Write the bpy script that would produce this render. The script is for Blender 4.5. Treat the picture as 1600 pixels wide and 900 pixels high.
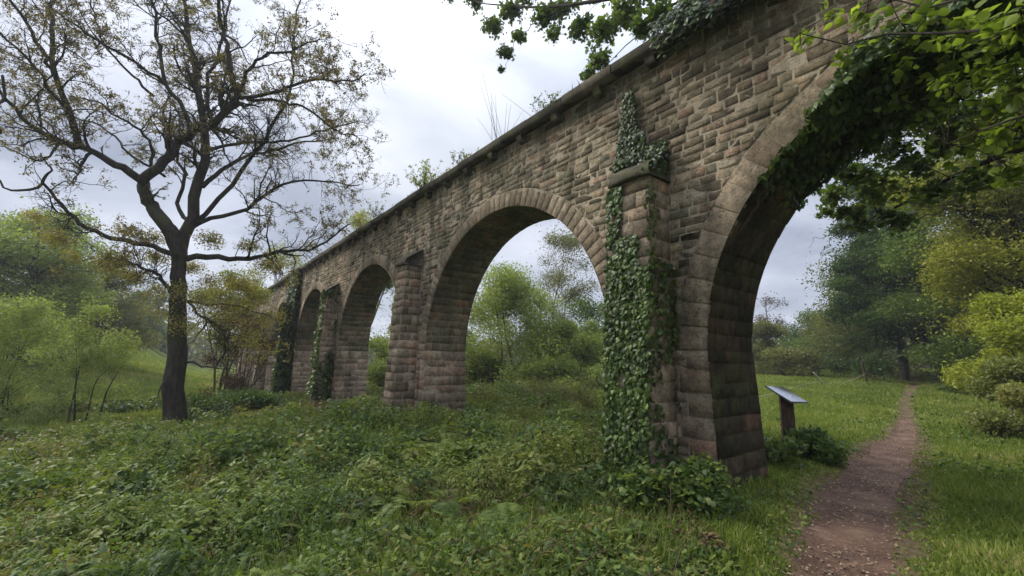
import bpy, math
import numpy as np
from mathutils import Matrix
for o in list(bpy.data.objects): bpy.data.objects.remove(o)
SC = bpy.context.scene
COL = SC.collection
R = math.radians
rng = np.random.default_rng(11)

# ---------------------------------------------------------------- camera
FPX, PITCH, ROLL, VANG, EYE = 674.45, R(9.105), R(-1.032), R(37.887), 1.6
cam = bpy.data.cameras.new('camera'); camo = bpy.data.objects.new('camera', cam); COL.objects.link(camo)
cam.sensor_width = 36; cam.lens = FPX / 1600 * 36; cam.clip_start = 0.05; cam.clip_end = 3000
_R0 = np.array([1., 0, 0]); _U0 = np.array([0, -math.sin(PITCH), math.cos(PITCH)]); _F0 = np.array([0, math.cos(PITCH), math.sin(PITCH)])
_Rr = math.cos(ROLL) * _R0 - math.sin(ROLL) * _U0; _Ur = math.sin(ROLL) * _R0 + math.cos(ROLL) * _U0
M4 = Matrix.Identity(4)
for i in range(3):
    M4[i][0] = _Rr[i]; M4[i][1] = _Ur[i]; M4[i][2] = -_F0[i]
M4[2][3] = EYE
camo.matrix_world = M4
SC.camera = camo

# ---------------------------------------------------------------- light and sky
SUN_EL, SUN_AZ = R(42), R(-68)          # azimuth measured from +Y towards +X
SC.view_settings.view_transform = 'Standard'; SC.view_settings.look = 'None'
SC.view_settings.gamma = 1; SC.view_settings.use_curve_mapping = False
SC.view_settings.exposure = 1.02
sdir = np.array([math.cos(SUN_EL) * math.sin(SUN_AZ), math.cos(SUN_EL) * math.cos(SUN_AZ), math.sin(SUN_EL)])
world = bpy.data.worlds.new('World'); SC.world = world; world.use_nodes = True
def build_world():
    nt = world.node_tree; N = nt.nodes; L = nt.links; N.clear()
    out = N.new('ShaderNodeOutputWorld'); bg = N.new('ShaderNodeBackground'); bg.inputs[1].default_value = 0.1
    L.new(bg.outputs[0], out.inputs[0])
    sky = N.new('ShaderNodeTexSky'); sky.sky_type = 'NISHITA'; sky.sun_disc = False
    sky.sun_elevation = SUN_EL; sky.sun_rotation = SUN_AZ
    tc = N.new('ShaderNodeTexCoord'); sep = N.new('ShaderNodeSeparateXYZ'); L.new(tc.outputs['Generated'], sep.inputs[0])
    def m(op, a, b=None, c=None):
        n = N.new('ShaderNodeMath'); n.operation = op
        for i, v in enumerate((a, b, c)):
            if v is None: continue
            if isinstance(v, (int, float)): n.inputs[i].default_value = v
            else: L.new(v, n.inputs[i])
        return n.outputs[0]
    z = m('MAXIMUM', sep.outputs[2], 0.0); zz = m('ADD', z, 0.22)
    cx = m('DIVIDE', sep.outputs[0], zz); cy = m('DIVIDE', sep.outputs[1], zz)
    cb = N.new('ShaderNodeCombineXYZ'); L.new(cx, cb.inputs[0]); L.new(cy, cb.inputs[1])
    n1 = N.new('ShaderNodeTexNoise'); n1.inputs['Scale'].default_value = 1.5; n1.inputs['Detail'].default_value = 7; n1.inputs['Roughness'].default_value = .5
    n1.inputs['Distortion'].default_value = .3
    mp = N.new('ShaderNodeMapping'); mp.inputs['Location'].default_value = (3.1, 7.7, 0); L.new(cb.outputs[0], mp.inputs[0]); L.new(mp.outputs[0], n1.inputs['Vector'])
    cr = N.new('ShaderNodeValToRGB'); L.new(n1.outputs[0], cr.inputs[0])
    e = cr.color_ramp.elements
    e[0].position = .33; e[0].color = (2.8, 3.15, 4.05, 1)
    e[1].position = .72; e[1].color = (6.6, 6.9, 7.9, 1)
    x = e.new(.5); x.color = (4.5, 4.9, 5.9, 1)
    # a thin, bright stretch of cloud
    dt = N.new('ShaderNodeVectorMath'); dt.operation = 'DOT_PRODUCT'; L.new(tc.outputs['Generated'], dt.inputs[0]); dt.inputs[1].default_value = (-.19, .79, .585)   # thin place in the cloud
    g = m('POWER', m('MAXIMUM', dt.outputs['Value'], 0.0), 26.0)
    g2 = m('MULTIPLY', g, m('ADD', m('MULTIPLY', n1.outputs[0], 1.6), -.15))
    glow = N.new('ShaderNodeMix'); glow.data_type = 'RGBA'; glow.blend_type = 'ADD'; glow.inputs[0].default_value = 1
    L.new(cr.outputs[0], glow.inputs[6])
    sc = N.new('ShaderNodeVectorMath'); sc.operation = 'SCALE'; sc.inputs[0].default_value = (4.5, 4.35, 3.9); L.new(g2, sc.inputs[3]); L.new(sc.outputs[0], glow.inputs[7])
    mix = N.new('ShaderNodeMix'); mix.data_type = 'RGBA'; mix.inputs[0].default_value = .93
    L.new(sky.outputs[0], mix.inputs[6]); L.new(glow.outputs[2], mix.inputs[7])
    # overcast: darkest near the horizon, brightest overhead; unseen top and rear raised as fill
    lum = m('ADD', m('MULTIPLY_ADD', m('POWER', z, 5.0), 3.6, .62), m('MULTIPLY', m('MAXIMUM', m('MULTIPLY', sep.outputs[1], -1.0), 0.0), .15))
    fin = N.new('ShaderNodeVectorMath'); fin.operation = 'SCALE'; L.new(mix.outputs[2], fin.inputs[0]); L.new(lum, fin.inputs[3])
    L.new(fin.outputs[0], bg.inputs[0])
build_world()
sl = bpy.data.lights.new('sun', 'SUN'); sl.energy = 2.3; sl.angle = R(22); sl.color = (1, .95, .86)
so = bpy.data.objects.new('sun', sl); COL.objects.link(so)
from mathutils import Vector
so.rotation_euler = Vector(tuple(-sdir)).to_track_quat('-Z', 'Y').to_euler()

# ---------------------------------------------------------------- helpers
def nz(v): return v / np.maximum(np.linalg.norm(v, axis=-1, keepdims=True), 1e-9)
def S(t):
    t = np.clip(t, 0, 1); return t * t * (3 - 2 * t)
def _hash(i, j, k):
    h = (i * 374761393 + j * 668265263 + k * 2147483647 + 1274126177) & 0xffffffff
    h = ((h ^ (h >> 13)) * 1274126177) & 0xffffffff
    return ((h ^ (h >> 16)) & 0xffff) / 65535.0
def noise2(x, y, s=1.0, seed=0):
    x = np.asarray(x, float) * s + 1000.5; y = np.asarray(y, float) * s + 1000.5
    i = np.floor(x).astype(np.int64); j = np.floor(y).astype(np.int64)
    fx = x - i; fy = y - j; fx = fx * fx * (3 - 2 * fx); fy = fy * fy * (3 - 2 * fy)
    return (_hash(i, j, seed) * (1 - fx) + _hash(i + 1, j, seed) * fx) * (1 - fy) + (_hash(i, j + 1, seed) * (1 - fx) + _hash(i + 1, j + 1, seed) * fx) * fy
def ray(px, py):
    xr = px - 800.; yr = 450. - py
    x = xr * math.cos(ROLL) + yr * math.sin(ROLL); y = -xr * math.sin(ROLL) + yr * math.cos(ROLL)
    return np.array([x, FPX * math.cos(PITCH) - y * math.sin(PITCH), FPX * math.sin(PITCH) + y * math.cos(PITCH)])
def at(px, py, Y):
    r = ray(px, py); t = Y / r[1]; return np.array([r[0] * t, r[1] * t, EYE + r[2] * t])
NV = np.array([math.cos(VANG), math.sin(VANG)]); DV = np.array([-math.sin(VANG), math.cos(VANG)])
def W(s, D, z):
    s, D, z = np.broadcast_arrays(np.asarray(s, float), np.asarray(D, float), np.asarray(z, float))
    return np.stack([NV[0] * D + DV[0] * s, NV[1] * D + DV[1] * s, z], -1)
def sD(x, y): return DV[0] * x + DV[1] * y, NV[0] * x + NV[1] * y
def atD(px, py, D):
    r = ray(px, py); t = D / (r[:2] @ NV); return np.array([r[0] * t, r[1] * t, EYE + r[2] * t])

def link(name, V, F, mat=None, parent=None, tint=None, smooth=False, V_is_flat=True):
    """one mesh object; F is a list of integer arrays (n,k); V are world coordinates"""
    V = np.asarray(V, float).reshape(-1, 3)
    if parent is not None:
        c, s = math.cos(-parent.rotation_euler[2]), math.sin(-parent.rotation_euler[2])
        v = V - np.array(parent['_loc'])
        V = np.stack([c * v[:, 0] - s * v[:, 1], s * v[:, 0] + c * v[:, 1], v[:, 2]], -1)
    me = bpy.data.meshes.new(name)
    if not isinstance(F, list): F = [F]
    F = [np.asarray(f, np.int32) for f in F if len(f)]
    me.vertices.add(len(V)); me.vertices.foreach_set('co', V.astype(np.float32).ravel())
    nl = sum(f.size for f in F); npol = sum(len(f) for f in F)
    me.loops.add(nl); me.polygons.add(npol)
    me.loops.foreach_set('vertex_index', np.concatenate([f.ravel() for f in F]))
    tot = np.concatenate([np.full(len(f), f.shape[1], np.int32) for f in F])
    st = np.concatenate([[0], np.cumsum(tot)[:-1]]).astype(np.int32)
    me.polygons.foreach_set('loop_start', st)
    if smooth: me.polygons.foreach_set('use_smooth', np.ones(npol, bool))
    me.update(calc_edges=True)
    if tint is not None:
        a = me.attributes.new('tint', 'FLOAT', 'POINT'); a.data.foreach_set('value', np.asarray(tint, np.float32).ravel())
    if mat is not None: me.materials.append(mat)
    o = bpy.data.objects.new(name, me); COL.objects.link(o)
    if parent is not None: o.parent = parent
    return o
def tag(o, label=None, cat=None, group=None, kind=None):
    if label: o['label'] = label
    if cat: o['category'] = cat
    if group: o['group'] = group
    if kind: o['kind'] = kind
    return o
def empty(name, loc, label, cat, group=None, rz=0.0):
    o = bpy.data.objects.new(name, None); COL.objects.link(o)
    o.location = tuple(float(v) for v in loc); o.rotation_euler = (0, 0, rz); o['_loc'] = [float(v) for v in loc]
    o.empty_display_size = .2
    return tag(o, label, cat, group)

class Mesh:
    def __init__(s): s.V = []; s.F = {}; s.T = []; s.n = 0
    def add(s, V, F, t=0.5):
        V = np.asarray(V, float).reshape(-1, 3)
        for f in (F if isinstance(F, list) else [F]):
            f = np.asarray(f)
            if len(f): s.F.setdefault(f.shape[1], []).append(f + s.n)
        s.V.append(V); s.T.append(np.broadcast_to(np.asarray(t, float), (len(V),))); s.n += len(V)
    def build(s, name, mat, parent=None, smooth=False):
        if not s.n: return None
        return link(name, np.concatenate(s.V), [np.concatenate(v) for v in s.F.values()], mat, parent, np.concatenate(s.T), smooth)

def tubes(P, Rd, m=5):
    """P (n,k,3) polylines, Rd (n,k) radii -> V,F quads"""
    n, k, _ = P.shape
    T = np.empty_like(P); T[:, 1:-1] = P[:, 2:] - P[:, :-2]; T[:, 0] = P[:, 1] - P[:, 0]; T[:, -1] = P[:, -1] - P[:, -2]
    T = nz(T)
    mean = nz(P[:, -1] - P[:, 0])
    ref = np.where(np.abs(mean[:, 2:3]) > .8, np.array([[1., 0, 0]]), np.array([[0, 0, 1.]]))[:, None, :]
    A = nz(np.cross(T, np.broadcast_to(ref, T.shape))); B = np.cross(T, A)
    th = np.arange(m) * 2 * np.pi / m
    V = P[:, :, None, :] + Rd[:, :, None, None] * (A[:, :, None, :] * np.cos(th)[None, None, :, None] + B[:, :, None, :] * np.sin(th)[None, None, :, None])
    idx = np.arange(n * k * m).reshape(n, k, m)
    a = idx[:, :-1, :]; b = np.roll(a, -1, 2); d = idx[:, 1:, :]; c = np.roll(d, -1, 2)
    return V.reshape(-1, 3), np.stack([a, b, c, d], -1).reshape(-1, 4)

def smoothpath(pts, k):
    pts = np.asarray(pts, float)
    d = np.concatenate([[0], np.cumsum(np.linalg.norm(np.diff(pts[:, :3], axis=0), axis=1))])
    t = np.linspace(0, d[-1], k)
    out = np.stack([np.interp(t, d, pts[:, i]) for i in range(pts.shape[1])], -1)
    for _ in range(2):
        out[1:-1] = .25 * out[:-2] + .5 * out[1:-1] + .25 * out[2:]
    return out

def grow(P, Rd, n, lmin, lmax, ang, up, k=5, wig=.25, tmin=.25, rf=.6, rend=.25, wt=None, r=None):
    """n children off random places on the polylines P"""
    r = r or rng
    N, K, _ = P.shape
    L = np.linalg.norm(np.diff(P, axis=1), axis=2).sum(1)
    pr = L if wt is None else L * wt
    pi = r.choice(N, n, p=pr / pr.sum())
    t = tmin + (1 - tmin) * r.random(n) ** .85
    f = t * (K - 1.001); i = f.astype(int); fr = (f - i)[:, None]
    base = P[pi, i] * (1 - fr) + P[pi, i + 1] * fr
    tan = nz(P[pi, i + 1] - P[pi, i])
    rad = (Rd[pi, i] * (1 - fr[:, 0]) + Rd[pi, i + 1] * fr[:, 0])
    q = nz(r.normal(size=(n, 3))); q = nz(q - (q * tan).sum(1, keepdims=True) * tan)
    a = np.radians(ang) * (0.6 + .8 * r.random(n))[:, None]
    d = nz(tan * np.cos(a) + q * np.sin(a) + np.array([0, 0, up]))
    ln = lmin + (lmax - lmin) * r.random(n) * (1.15 - .6 * t)
    pts = [base]; cur = base; dd = d
    for j in range(k - 1):
        dd = nz(dd + wig * r.normal(size=(n, 3)) + np.array([0, 0, up * .25]))
        cur = cur + dd * (ln / (k - 1))[:, None]; pts.append(cur)
    Pc = np.stack(pts, 1)
    r0 = rad * rf * (.8 + .4 * r.random(n))
    Rc = r0[:, None] * (1 - (1 - rend) * np.linspace(0, 1, k)[None, :])
    return Pc, Rc

def leaf_frames(n, up=.5, r=None):
    r = r or rng
    nn = nz(r.normal(size=(n, 3)) + np.array([0, 0, up]) * 1.5)
    t = r.normal(size=(n, 3)); t = nz(t - (t * nn).sum(1, keepdims=True) * nn)
    return nn, t
SHAPES = {
 'diamond': (np.array([[0, 0, 0], [.45, .28, .06], [1, 0, -.05], [.45, -.28, .06]]), np.array([[0, 2, 1], [0, 3, 2]])),
 'blade2': (np.array([[0, .05, 0], [0, -.05, 0], [.55, .035, .0], [.55, -.035, .0], [1, 0, -.12]]), np.array([[0, 1, 3], [0, 3, 2], [2, 3, 4]])),
}
def _fan(pts, cz=.05):
    pts = np.array(pts, float); V = np.zeros((len(pts) + 1, 3)); V[0] = (.35, 0, cz); V[1:, :2] = pts
    V[1:, 2] = -.04 - .08 * np.abs(pts[:, 1])
    n = len(pts); F = np.array([[0, 1 + i, 1 + (i + 1) % n] for i in range(n)])
    return V, F
SHAPES['ivy'] = _fan([(0, 0), (-.08, .3), (.2, .48), (.38, .28), (.62, .38), (.68, .16), (1, 0), (.68, -.16), (.62, -.38), (.38, -.28), (.2, -.48), (-.08, -.3)])
SHAPES['oak'] = _fan([(0, 0), (.22, .18), (.34, .1), (.52, .27), (.62, .15), (.82, .24), (1, 0), (.82, -.24), (.62, -.15), (.52, -.27), (.34, -.1), (.22, -.18)])
SHAPES['maple'] = _fan([(0, 0), (-.05, .22), (.12, .5), (.32, .3), (.62, .52), (.6, .2), (1, 0), (.6, -.2), (.62, -.52), (.32, -.3), (.12, -.5), (-.05, -.22)])
SHAPES['lobed'] = _fan([(0, 0), (.15, .3), (.5, .38), (.82, .16), (1.05, 0), (.82, -.16), (.5, -.38), (.15, -.3)])
SHAPES['leaflet'] = (np.array([[0, 0, 0], [.35, .10, .02], [1, 0, -.06], [.35, -.10, .02]]), np.array([[0, 2, 1], [0, 3, 2]]))
def leaves(P, size, shape='diamond', up=.5, nn=None, t=None, r=None):
    n = len(P); sv, sf = SHAPES[shape]
    if nn is None: nn, t = leaf_frames(n, up, r)
    b = np.cross(nn, t)
    size = np.broadcast_to(np.asarray(size, float), (n,))
    V = P[:, None, :] + size[:, None, None] * (sv[None, :, 0:1] * t[:, None, :] + sv[None, :, 1:2] * b[:, None, :] + sv[None, :, 2:3] * nn[:, None, :])
    F = sf[None] + (np.arange(n) * len(sv))[:, None, None]
    return V.reshape(-1, 3), F.reshape(-1, sf.shape[1]), len(sv)
def add_leaves(M, P, size, shape='diamond', up=.5, tint=.5, **k):
    V, F, m = leaves(P, size, shape, up, **k)
    M.add(V, F, np.repeat(np.broadcast_to(tint, (len(P),)), m))

# ---------------------------------------------------------------- materials
def newmat(name):
    m = bpy.data.materials.new(name); m.use_nodes = True; nt = m.node_tree; nt.nodes.clear()
    o = nt.nodes.new('ShaderNodeOutputMaterial'); return m, nt, nt.nodes, nt.links, o
def ramp(N, stops):
    cr = N.new('ShaderNodeValToRGB'); e = cr.color_ramp.elements
    e[0].position, e[0].color = stops[0][0], (*stops[0][1], 1); e[1].position, e[1].color = stops[-1][0], (*stops[-1][1], 1)
    for p, c in stops[1:-1]:
        x = e.new(p); x.color = (*c, 1)
    return cr
def leafmat(name, stops, trans=.35, gloss=.15, nscale=.8, rough=.5):
    m, nt, N, L, o = newmat(name)
    at_ = N.new('ShaderNodeAttribute'); at_.attribute_name = 'tint'
    geo = N.new('ShaderNodeNewGeometry')
    nz_ = N.new('ShaderNodeTexNoise'); nz_.inputs['Scale'].default_value = nscale; nz_.inputs['Detail'].default_value = 2
    L.new(geo.outputs['Position'], nz_.inputs['Vector'])
    ma = N.new('ShaderNodeMath'); ma.operation = 'MULTIPLY_ADD'; L.new(nz_.outputs[0], ma.inputs[0]); ma.inputs[1].default_value = .7; ma.inputs[2].default_value = -.35
    ad = N.new('ShaderNodeMath'); ad.operation = 'ADD'; L.new(ma.outputs[0], ad.inputs[0]); L.new(at_.outputs['Fac'], ad.inputs[1]); ad.use_clamp = True
    cr = ramp(N, stops); L.new(ad.outputs[0], cr.inputs[0])
    p = N.new('ShaderNodeBsdfPrincipled'); L.new(cr.outputs[0], p.inputs['Base Color']); p.inputs['Roughness'].default_value = rough
    p.inputs['Specular IOR Level'].default_value = gloss
    tr = N.new('ShaderNodeBsdfTranslucent')
    tm = N.new('ShaderNodeMix'); tm.data_type = 'RGBA'; tm.blend_type = 'MULTIPLY'; tm.inputs[0].default_value = 1; L.new(cr.outputs[0], tm.inputs[6]); tm.inputs[7].default_value = (1.5, 1.6, .7, 1)
    L.new(tm.outputs[2], tr.inputs[0])
    mx = N.new('ShaderNodeMixShader'); mx.inputs[0].default_value = trans
    L.new(p.outputs[0], mx.inputs[1]); L.new(tr.outputs[0], mx.inputs[2]); L.new(mx.outputs[0], o.inputs[0])
    return m
def barkmat(name, c1, c2, moss=None, scale=9, mossamt=.5):
    m, nt, N, L, o = newmat(name)
    tc = N.new('ShaderNodeTexCoord'); mp = N.new('ShaderNodeMapping'); mp.inputs['Scale'].default_value = (1, 1, .22); L.new(tc.outputs['Object'], mp.inputs[0])
    n1 = N.new('ShaderNodeTexNoise'); n1.inputs['Scale'].default_value = scale; n1.inputs['Detail'].default_value = 6; n1.inputs['Roughness'].default_value = .65; L.new(mp.outputs[0], n1.inputs['Vector'])
    cr = ramp(N, [(.35, c1), (.65, c2)]); L.new(n1.outputs[0], cr.inputs[0])
    col = cr.outputs[0]
    if moss:
        n2 = N.new('ShaderNodeTexNoise'); n2.inputs['Scale'].default_value = 1.6; n2.inputs['Detail'].default_value = 4; L.new(tc.outputs['Object'], n2.inputs['Vector'])
        r2 = ramp(N, [(.6 - .2 * mossamt, (0, 0, 0)), (.72 - .1 * mossamt, (1, 1, 1))]); L.new(n2.outputs[0], r2.inputs[0])
        mx = N.new('ShaderNodeMix'); mx.data_type = 'RGBA'; L.new(r2.outputs[0], mx.inputs[0]); L.new(col, mx.inputs[6]); mx.inputs[7].default_value = (*moss, 1); col = mx.outputs[2]
    p = N.new('ShaderNodeBsdfPrincipled'); p.inputs['Roughness'].default_value = .95; p.inputs['Specular IOR Level'].default_value = .1; L.new(col, p.inputs['Base Color'])
    bp = N.new('ShaderNodeBump'); bp.inputs['Strength'].default_value = .9; bp.inputs['Distance'].default_value = .04; L.new(n1.outputs[0], bp.inputs['Height']); L.new(bp.outputs[0], p.inputs['Normal'])
    L.new(p.outputs[0], o.inputs[0]); return m

def stonemat(name, stops, stain=.6, moss=.3, mortar=(.45, .405, .33), moss_col=(.075, .095, .03), moss_at=(.52, .66)):
    m, nt, N, L, o = newmat(name)
    at_ = N.new('ShaderNodeAttribute'); at_.attribute_name = 'tint'
    tc = N.new('ShaderNodeTexCoord')
    def tex(scale, detail=4, rough=.55, vec=None, dist=0):
        t = N.new('ShaderNodeTexNoise'); t.inputs['Scale'].default_value = scale; t.inputs['Detail'].default_value = detail; t.inputs['Roughness'].default_value = rough; t.inputs['Distortion'].default_value = dist
        L.new(vec or tc.outputs['Object'], t.inputs['Vector']); return t.outputs[0]
    def mix(f, a, b, mode='MIX'):
        x = N.new('ShaderNodeMix'); x.data_type = 'RGBA'; x.blend_type = mode
        for s_, v in ((0, f), (6, a), (7, b)):
            if isinstance(v, (int, float)): x.inputs[s_].default_value = v
            elif isinstance(v, tuple): x.inputs[s_].default_value = (*v, 1)
            else: L.new(v, x.inputs[s_])
        return x.outputs[2]
    def rr(v, a, b, inv=False):
        q = ramp(N, [(a, (1, 1, 1) if inv else (0, 0, 0)), (b, (0, 0, 0) if inv else (1, 1, 1))]); L.new(v, q.inputs[0]); return q.outputs[0]
    cr = ramp(N, stops); L.new(at_.outputs['Fac'], cr.inputs[0])
    big = tex(.55, 3); mid = tex(9, 6, .75); fine = tex(40, 5, .8)
    col = mix(rr(mid, .38, .62), mix(1.0, cr.outputs[0], (.72, .73, .74), 'MULTIPLY'), mix(1.0, cr.outputs[0], (1.42, 1.4, 1.34), 'MULTIPLY'))
    lt = N.new('ShaderNodeMath'); lt.operation = 'LESS_THAN'; L.new(at_.outputs['Fac'], lt.inputs[0]); lt.inputs[1].default_value = -.5
    col = mix(lt.outputs[0], col, mortar)
    # large weathering patches, lichen speckle, vertical run-off streaks, moss
    col = mix(rr(big, .44, .62), col, mix(1.0, col, (.60, .60, .60), 'MULTIPLY'))
    mp = N.new('ShaderNodeMapping'); mp.inputs['Scale'].default_value = (1.9, 1.9, .28); L.new(tc.outputs['Object'], mp.inputs[0])
    st = tex(1.3, 5, .6, mp.outputs[0], .4)
    f = N.new('ShaderNodeMath'); f.operation = 'MULTIPLY'; L.new(rr(st, .47, .63), f.inputs[0]); f.inputs[1].default_value = stain
    col = mix(f.outputs[0], col, mix(1.0, col, (.33, .33, .33), 'MULTIPLY'))
    sp = rr(tex(17, 3, .8), .58, .7)
    f3 = N.new('ShaderNodeMath'); f3.operation = 'MULTIPLY'; L.new(sp, f3.inputs[0]); f3.inputs[1].default_value = .55
    col = mix(f3.outputs[0], col, (.055, .05, .045))
    ms = tex(1.1, 5, .7, None, .5)
    f2 = N.new('ShaderNodeMath'); f2.operation = 'MULTIPLY'; L.new(rr(ms, *moss_at), f2.inputs[0]); f2.inputs[1].default_value = moss
    col = mix(f2.outputs[0], col, moss_col)
    pit = rr(tex(34, 4, .85), .53, .62)
    f5 = N.new('ShaderNodeMath'); f5.operation = 'MULTIPLY'; L.new(pit, f5.inputs[0]); L.new(rr(tex(2.2, 3, .6), .36, .52), f5.inputs[1])
    f6 = N.new('ShaderNodeMath'); f6.operation = 'MULTIPLY'; L.new(f5.outputs[0], f6.inputs[0]); f6.inputs[1].default_value = .82
    col = mix(f6.outputs[0], col, mix(1.0, col, (.3, .29, .27), 'MULTIPLY'))
    col = mix(1.0, col, (1.03, .945, .83), 'MULTIPLY')
    p = N.new('ShaderNodeBsdfPrincipled'); p.inputs['Roughness'].default_value = .92; p.inputs['Specular IOR Level'].default_value = .15
    L.new(col, p.inputs['Base Color'])
    h = N.new('ShaderNodeMath'); h.operation = 'MULTIPLY_ADD'; L.new(fine, h.inputs[0]); h.inputs[1].default_value = .6; L.new(mid, h.inputs[2])
    bp = N.new('ShaderNodeBump'); bp.inputs['Strength'].default_value = .9; bp.inputs['Distance'].default_value = .05; L.new(h.outputs[0], bp.inputs['Height']); L.new(bp.outputs[0], p.inputs['Normal'])
    L.new(p.outputs[0], o.inputs[0]); return m

ST = [(0, (.09, .08, .06)), (.25, (.18, .15, .11)), (.45, (.27, .235, .18)), (.6, (.16, .155, .12)), (.8, (.33, .285, .215)), (.9, (.30, .21, .16)), (1, (.42, .365, .28))]
M_stone = stonemat('rubble_stone', ST, .75, .35)
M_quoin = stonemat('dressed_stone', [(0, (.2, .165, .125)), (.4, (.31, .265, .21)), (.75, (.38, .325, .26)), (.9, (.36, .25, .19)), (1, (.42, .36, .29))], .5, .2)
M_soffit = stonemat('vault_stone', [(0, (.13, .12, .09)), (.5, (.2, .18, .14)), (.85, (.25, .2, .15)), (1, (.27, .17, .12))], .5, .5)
M_shade = stonemat('shade_tinted_vault_stone', [(0, (.035, .033, .022)), (.5, (.06, .052, .036)), (.85, (.09, .07, .048)), (1, (.11, .07, .048))], .8, .8, (.07, .06, .045))  # tree shade on near vault and jamb painted in as darker stone, with moss
M_coping = stonemat('coping_stone', [(0, (.06, .058, .045)), (1, (.14, .13, .105))], .6, .9)
M_bark = barkmat('oak_bark', (.016, .013, .010), (.055, .046, .035), (.04, .045, .015))
M_twig = barkmat('twig_bark', (.05, .038, .028), (.11, .085, .06))
M_barkg = barkmat('grey_bark', (.05, .045, .035), (.14, .125, .1), (.06, .08, .025))
M_wood = barkmat('weathered_post_wood', (.035, .025, .018), (.1, .075, .05), None, 20)
M_pale = barkmat('pale_stake_wood', (.3, .26, .19), (.45, .4, .3), None, 20)
M_oakleaf = leafmat('young_oak_leaves', [(0, (.11, .08, .03)), (.4, (.18, .145, .045)), (.75, (.25, .215, .06)), (1, (.32, .28, .075))], .42)
M_ivy = leafmat('ivy_leaves', [(0, (.018, .032, .007)), (.45, (.052, .085, .016)), (.8, (.10, .15, .028)), (1, (.17, .19, .05))], .18, .25, 2.0, .45)
M_green = leafmat('fresh_green_leaves', [(0, (.042, .068, .014)), (.5, (.09, .13, .026)), (1, (.165, .205, .045))])
M_willow = leafmat('willow_leaves', [(0, (.11, .135, .038)), (.5, (.20, .24, .065)), (1, (.30, .34, .11))], .42)
M_dark = leafmat('dark_green_leaves', [(0, (.024, .044, .012)), (.5, (.05, .085, .02)), (1, (.10, .145, .032))])
M_bright = leafmat('bright_yellow_green_leaves', [(0, (.14, .16, .025)), (.5, (.25, .27, .04)), (1, (.38, .37, .06))], .42)
M_pink = leafmat('pale_bramble_leaves', [(0, (.09, .105, .03)), (.5, (.16, .175, .05)), (1, (.27, .24, .09))], .35)
M_yellow = leafmat('yellow_green_leaves', [(0, (.11, .12, .024)), (.5, (.20, .205, .038)), (1, (.32, .31, .06))], .4)
M_olive = leafmat('olive_leaves', [(0, (.07, .075, .025)), (.5, (.12, .125, .04)), (1, (.18, .165, .06))], .4)
M_fresh = leafmat('fresh_spring_leaves', [(0, (.07, .10, .015)), (.5, (.14, .19, .03)), (1, (.25, .30, .06))], .5)
M_brown = leafmat('dead_bracken', [(0, (.05, .028, .018)), (.5, (.10, .06, .035)), (1, (.16, .11, .06))], .2)
M_under = leafmat('bramble_and_nettle_leaves', [(0, (.025, .045, .014)), (.3, (.055, .088, .026)), (.55, (.10, .14, .03)), (.75, (.15, .185, .04)), (.9, (.145, .15, .04)), (1, (.16, .135, .05))], .32, .15, .5)
M_grass = leafmat('grass_blades', [(0, (.07, .10, .02)), (.5, (.13, .17, .034)), (.85, (.20, .235, .055)), (1, (.30, .25, .11))], .35, .15, .45)

# ---------------------------------------------------------------- terrain
_hx = np.array([-400, -40, -16, -11, -6.5, -2.2, 2.0, 6, 400.]); _hz = np.array([-1.0, -1.2, -1.1, -.95, -.62, -.30, .08, .05, .05])
def terrain0(x, y):
    x = np.asarray(x, float); y = np.asarray(y, float)
    h = (np.interp(x - 1.2, _hx, _hz) + np.interp(x, _hx, _hz) + np.interp(x + 1.2, _hx, _hz)) / 3
    h = h + .95 * S((y - 12) / 30) * S((x - 1) / 8) * np.where(y > 0, 1, 0)
    s, D = sD(x, y); r = np.hypot(x, y)
    h = h + 7.5 * S((r - 20) / 60) * S((5 - D) / 16) * S((y - 5) / 20)
    h = h + .12 * (noise2(x, y, .35, 3) - .5) + .05 * (noise2(x, y, 1.3, 4) - .5)
    return h
def ground_at(px, py, fn=terrain0):
    r = ray(px, py); t = .0005
    for i in range(4000):
        p = r * t
        if EYE + p[2] < fn(p[0], p[1]): break
        t *= 1.003
    p = r * t; return np.array([p[0], p[1], EYE + p[2]])
PL = [(1215, 935), (1240, 900), (1262, 850), (1272, 800), (1306, 750), (1352, 712), (1391, 680), (1407, 650), (1409, 625), (1424, 602), (1428, 590), (1424, 582)]
PR = [(1395, 935), (1388, 900), (1396, 850), (1391, 800), (1409, 750), (1424, 710), (1431, 680), (1425, 650), (1421, 625), (1431, 602), (1433, 590), (1428, 582)]
pl = np.array([ground_at(*q) for q in PL]); pr_ = np.array([ground_at(*q) for q in PR])
pc = (pl + pr_) / 2; pw = np.linalg.norm(pl[:, :2] - pr_[:, :2], axis=1) / 2
pc = np.concatenate([[[1.7, 1.0, 0]], pc]); pw = np.concatenate([[.5], pw])
_pp = smoothpath(np.concatenate([pc, pw[:, None]], 1), 260); pcs = _pp[:, :2]; pws = np.maximum(_pp[:, 3] * .76, .12)
def pathd(x, y):
    """distance to the path centre / half width"""
    x = np.asarray(x, float).ravel(); y = np.asarray(y, float).ravel(); out = np.full(x.shape, 9.)
    near = (x > 0) & (y > 0) & (y < 60) & (x < 60)
    xi = np.where(near)[0]
    for c in range(0, len(xi), 20000):
        k = xi[c:c + 20000]
        d = np.hypot(x[k, None] - pcs[None, :, 0], y[k, None] - pcs[None, :, 1]); j = d.argmin(1)
        out[k] = d[np.arange(len(k)), j] / pws[j]
    return out
def terrain(x, y):
    x = np.asarray(x, float); sh = x.shape
    d = pathd(x, y).reshape(sh)
    return terrain0(x, y) - .05 * S((1.25 - d) / .6)

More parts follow.
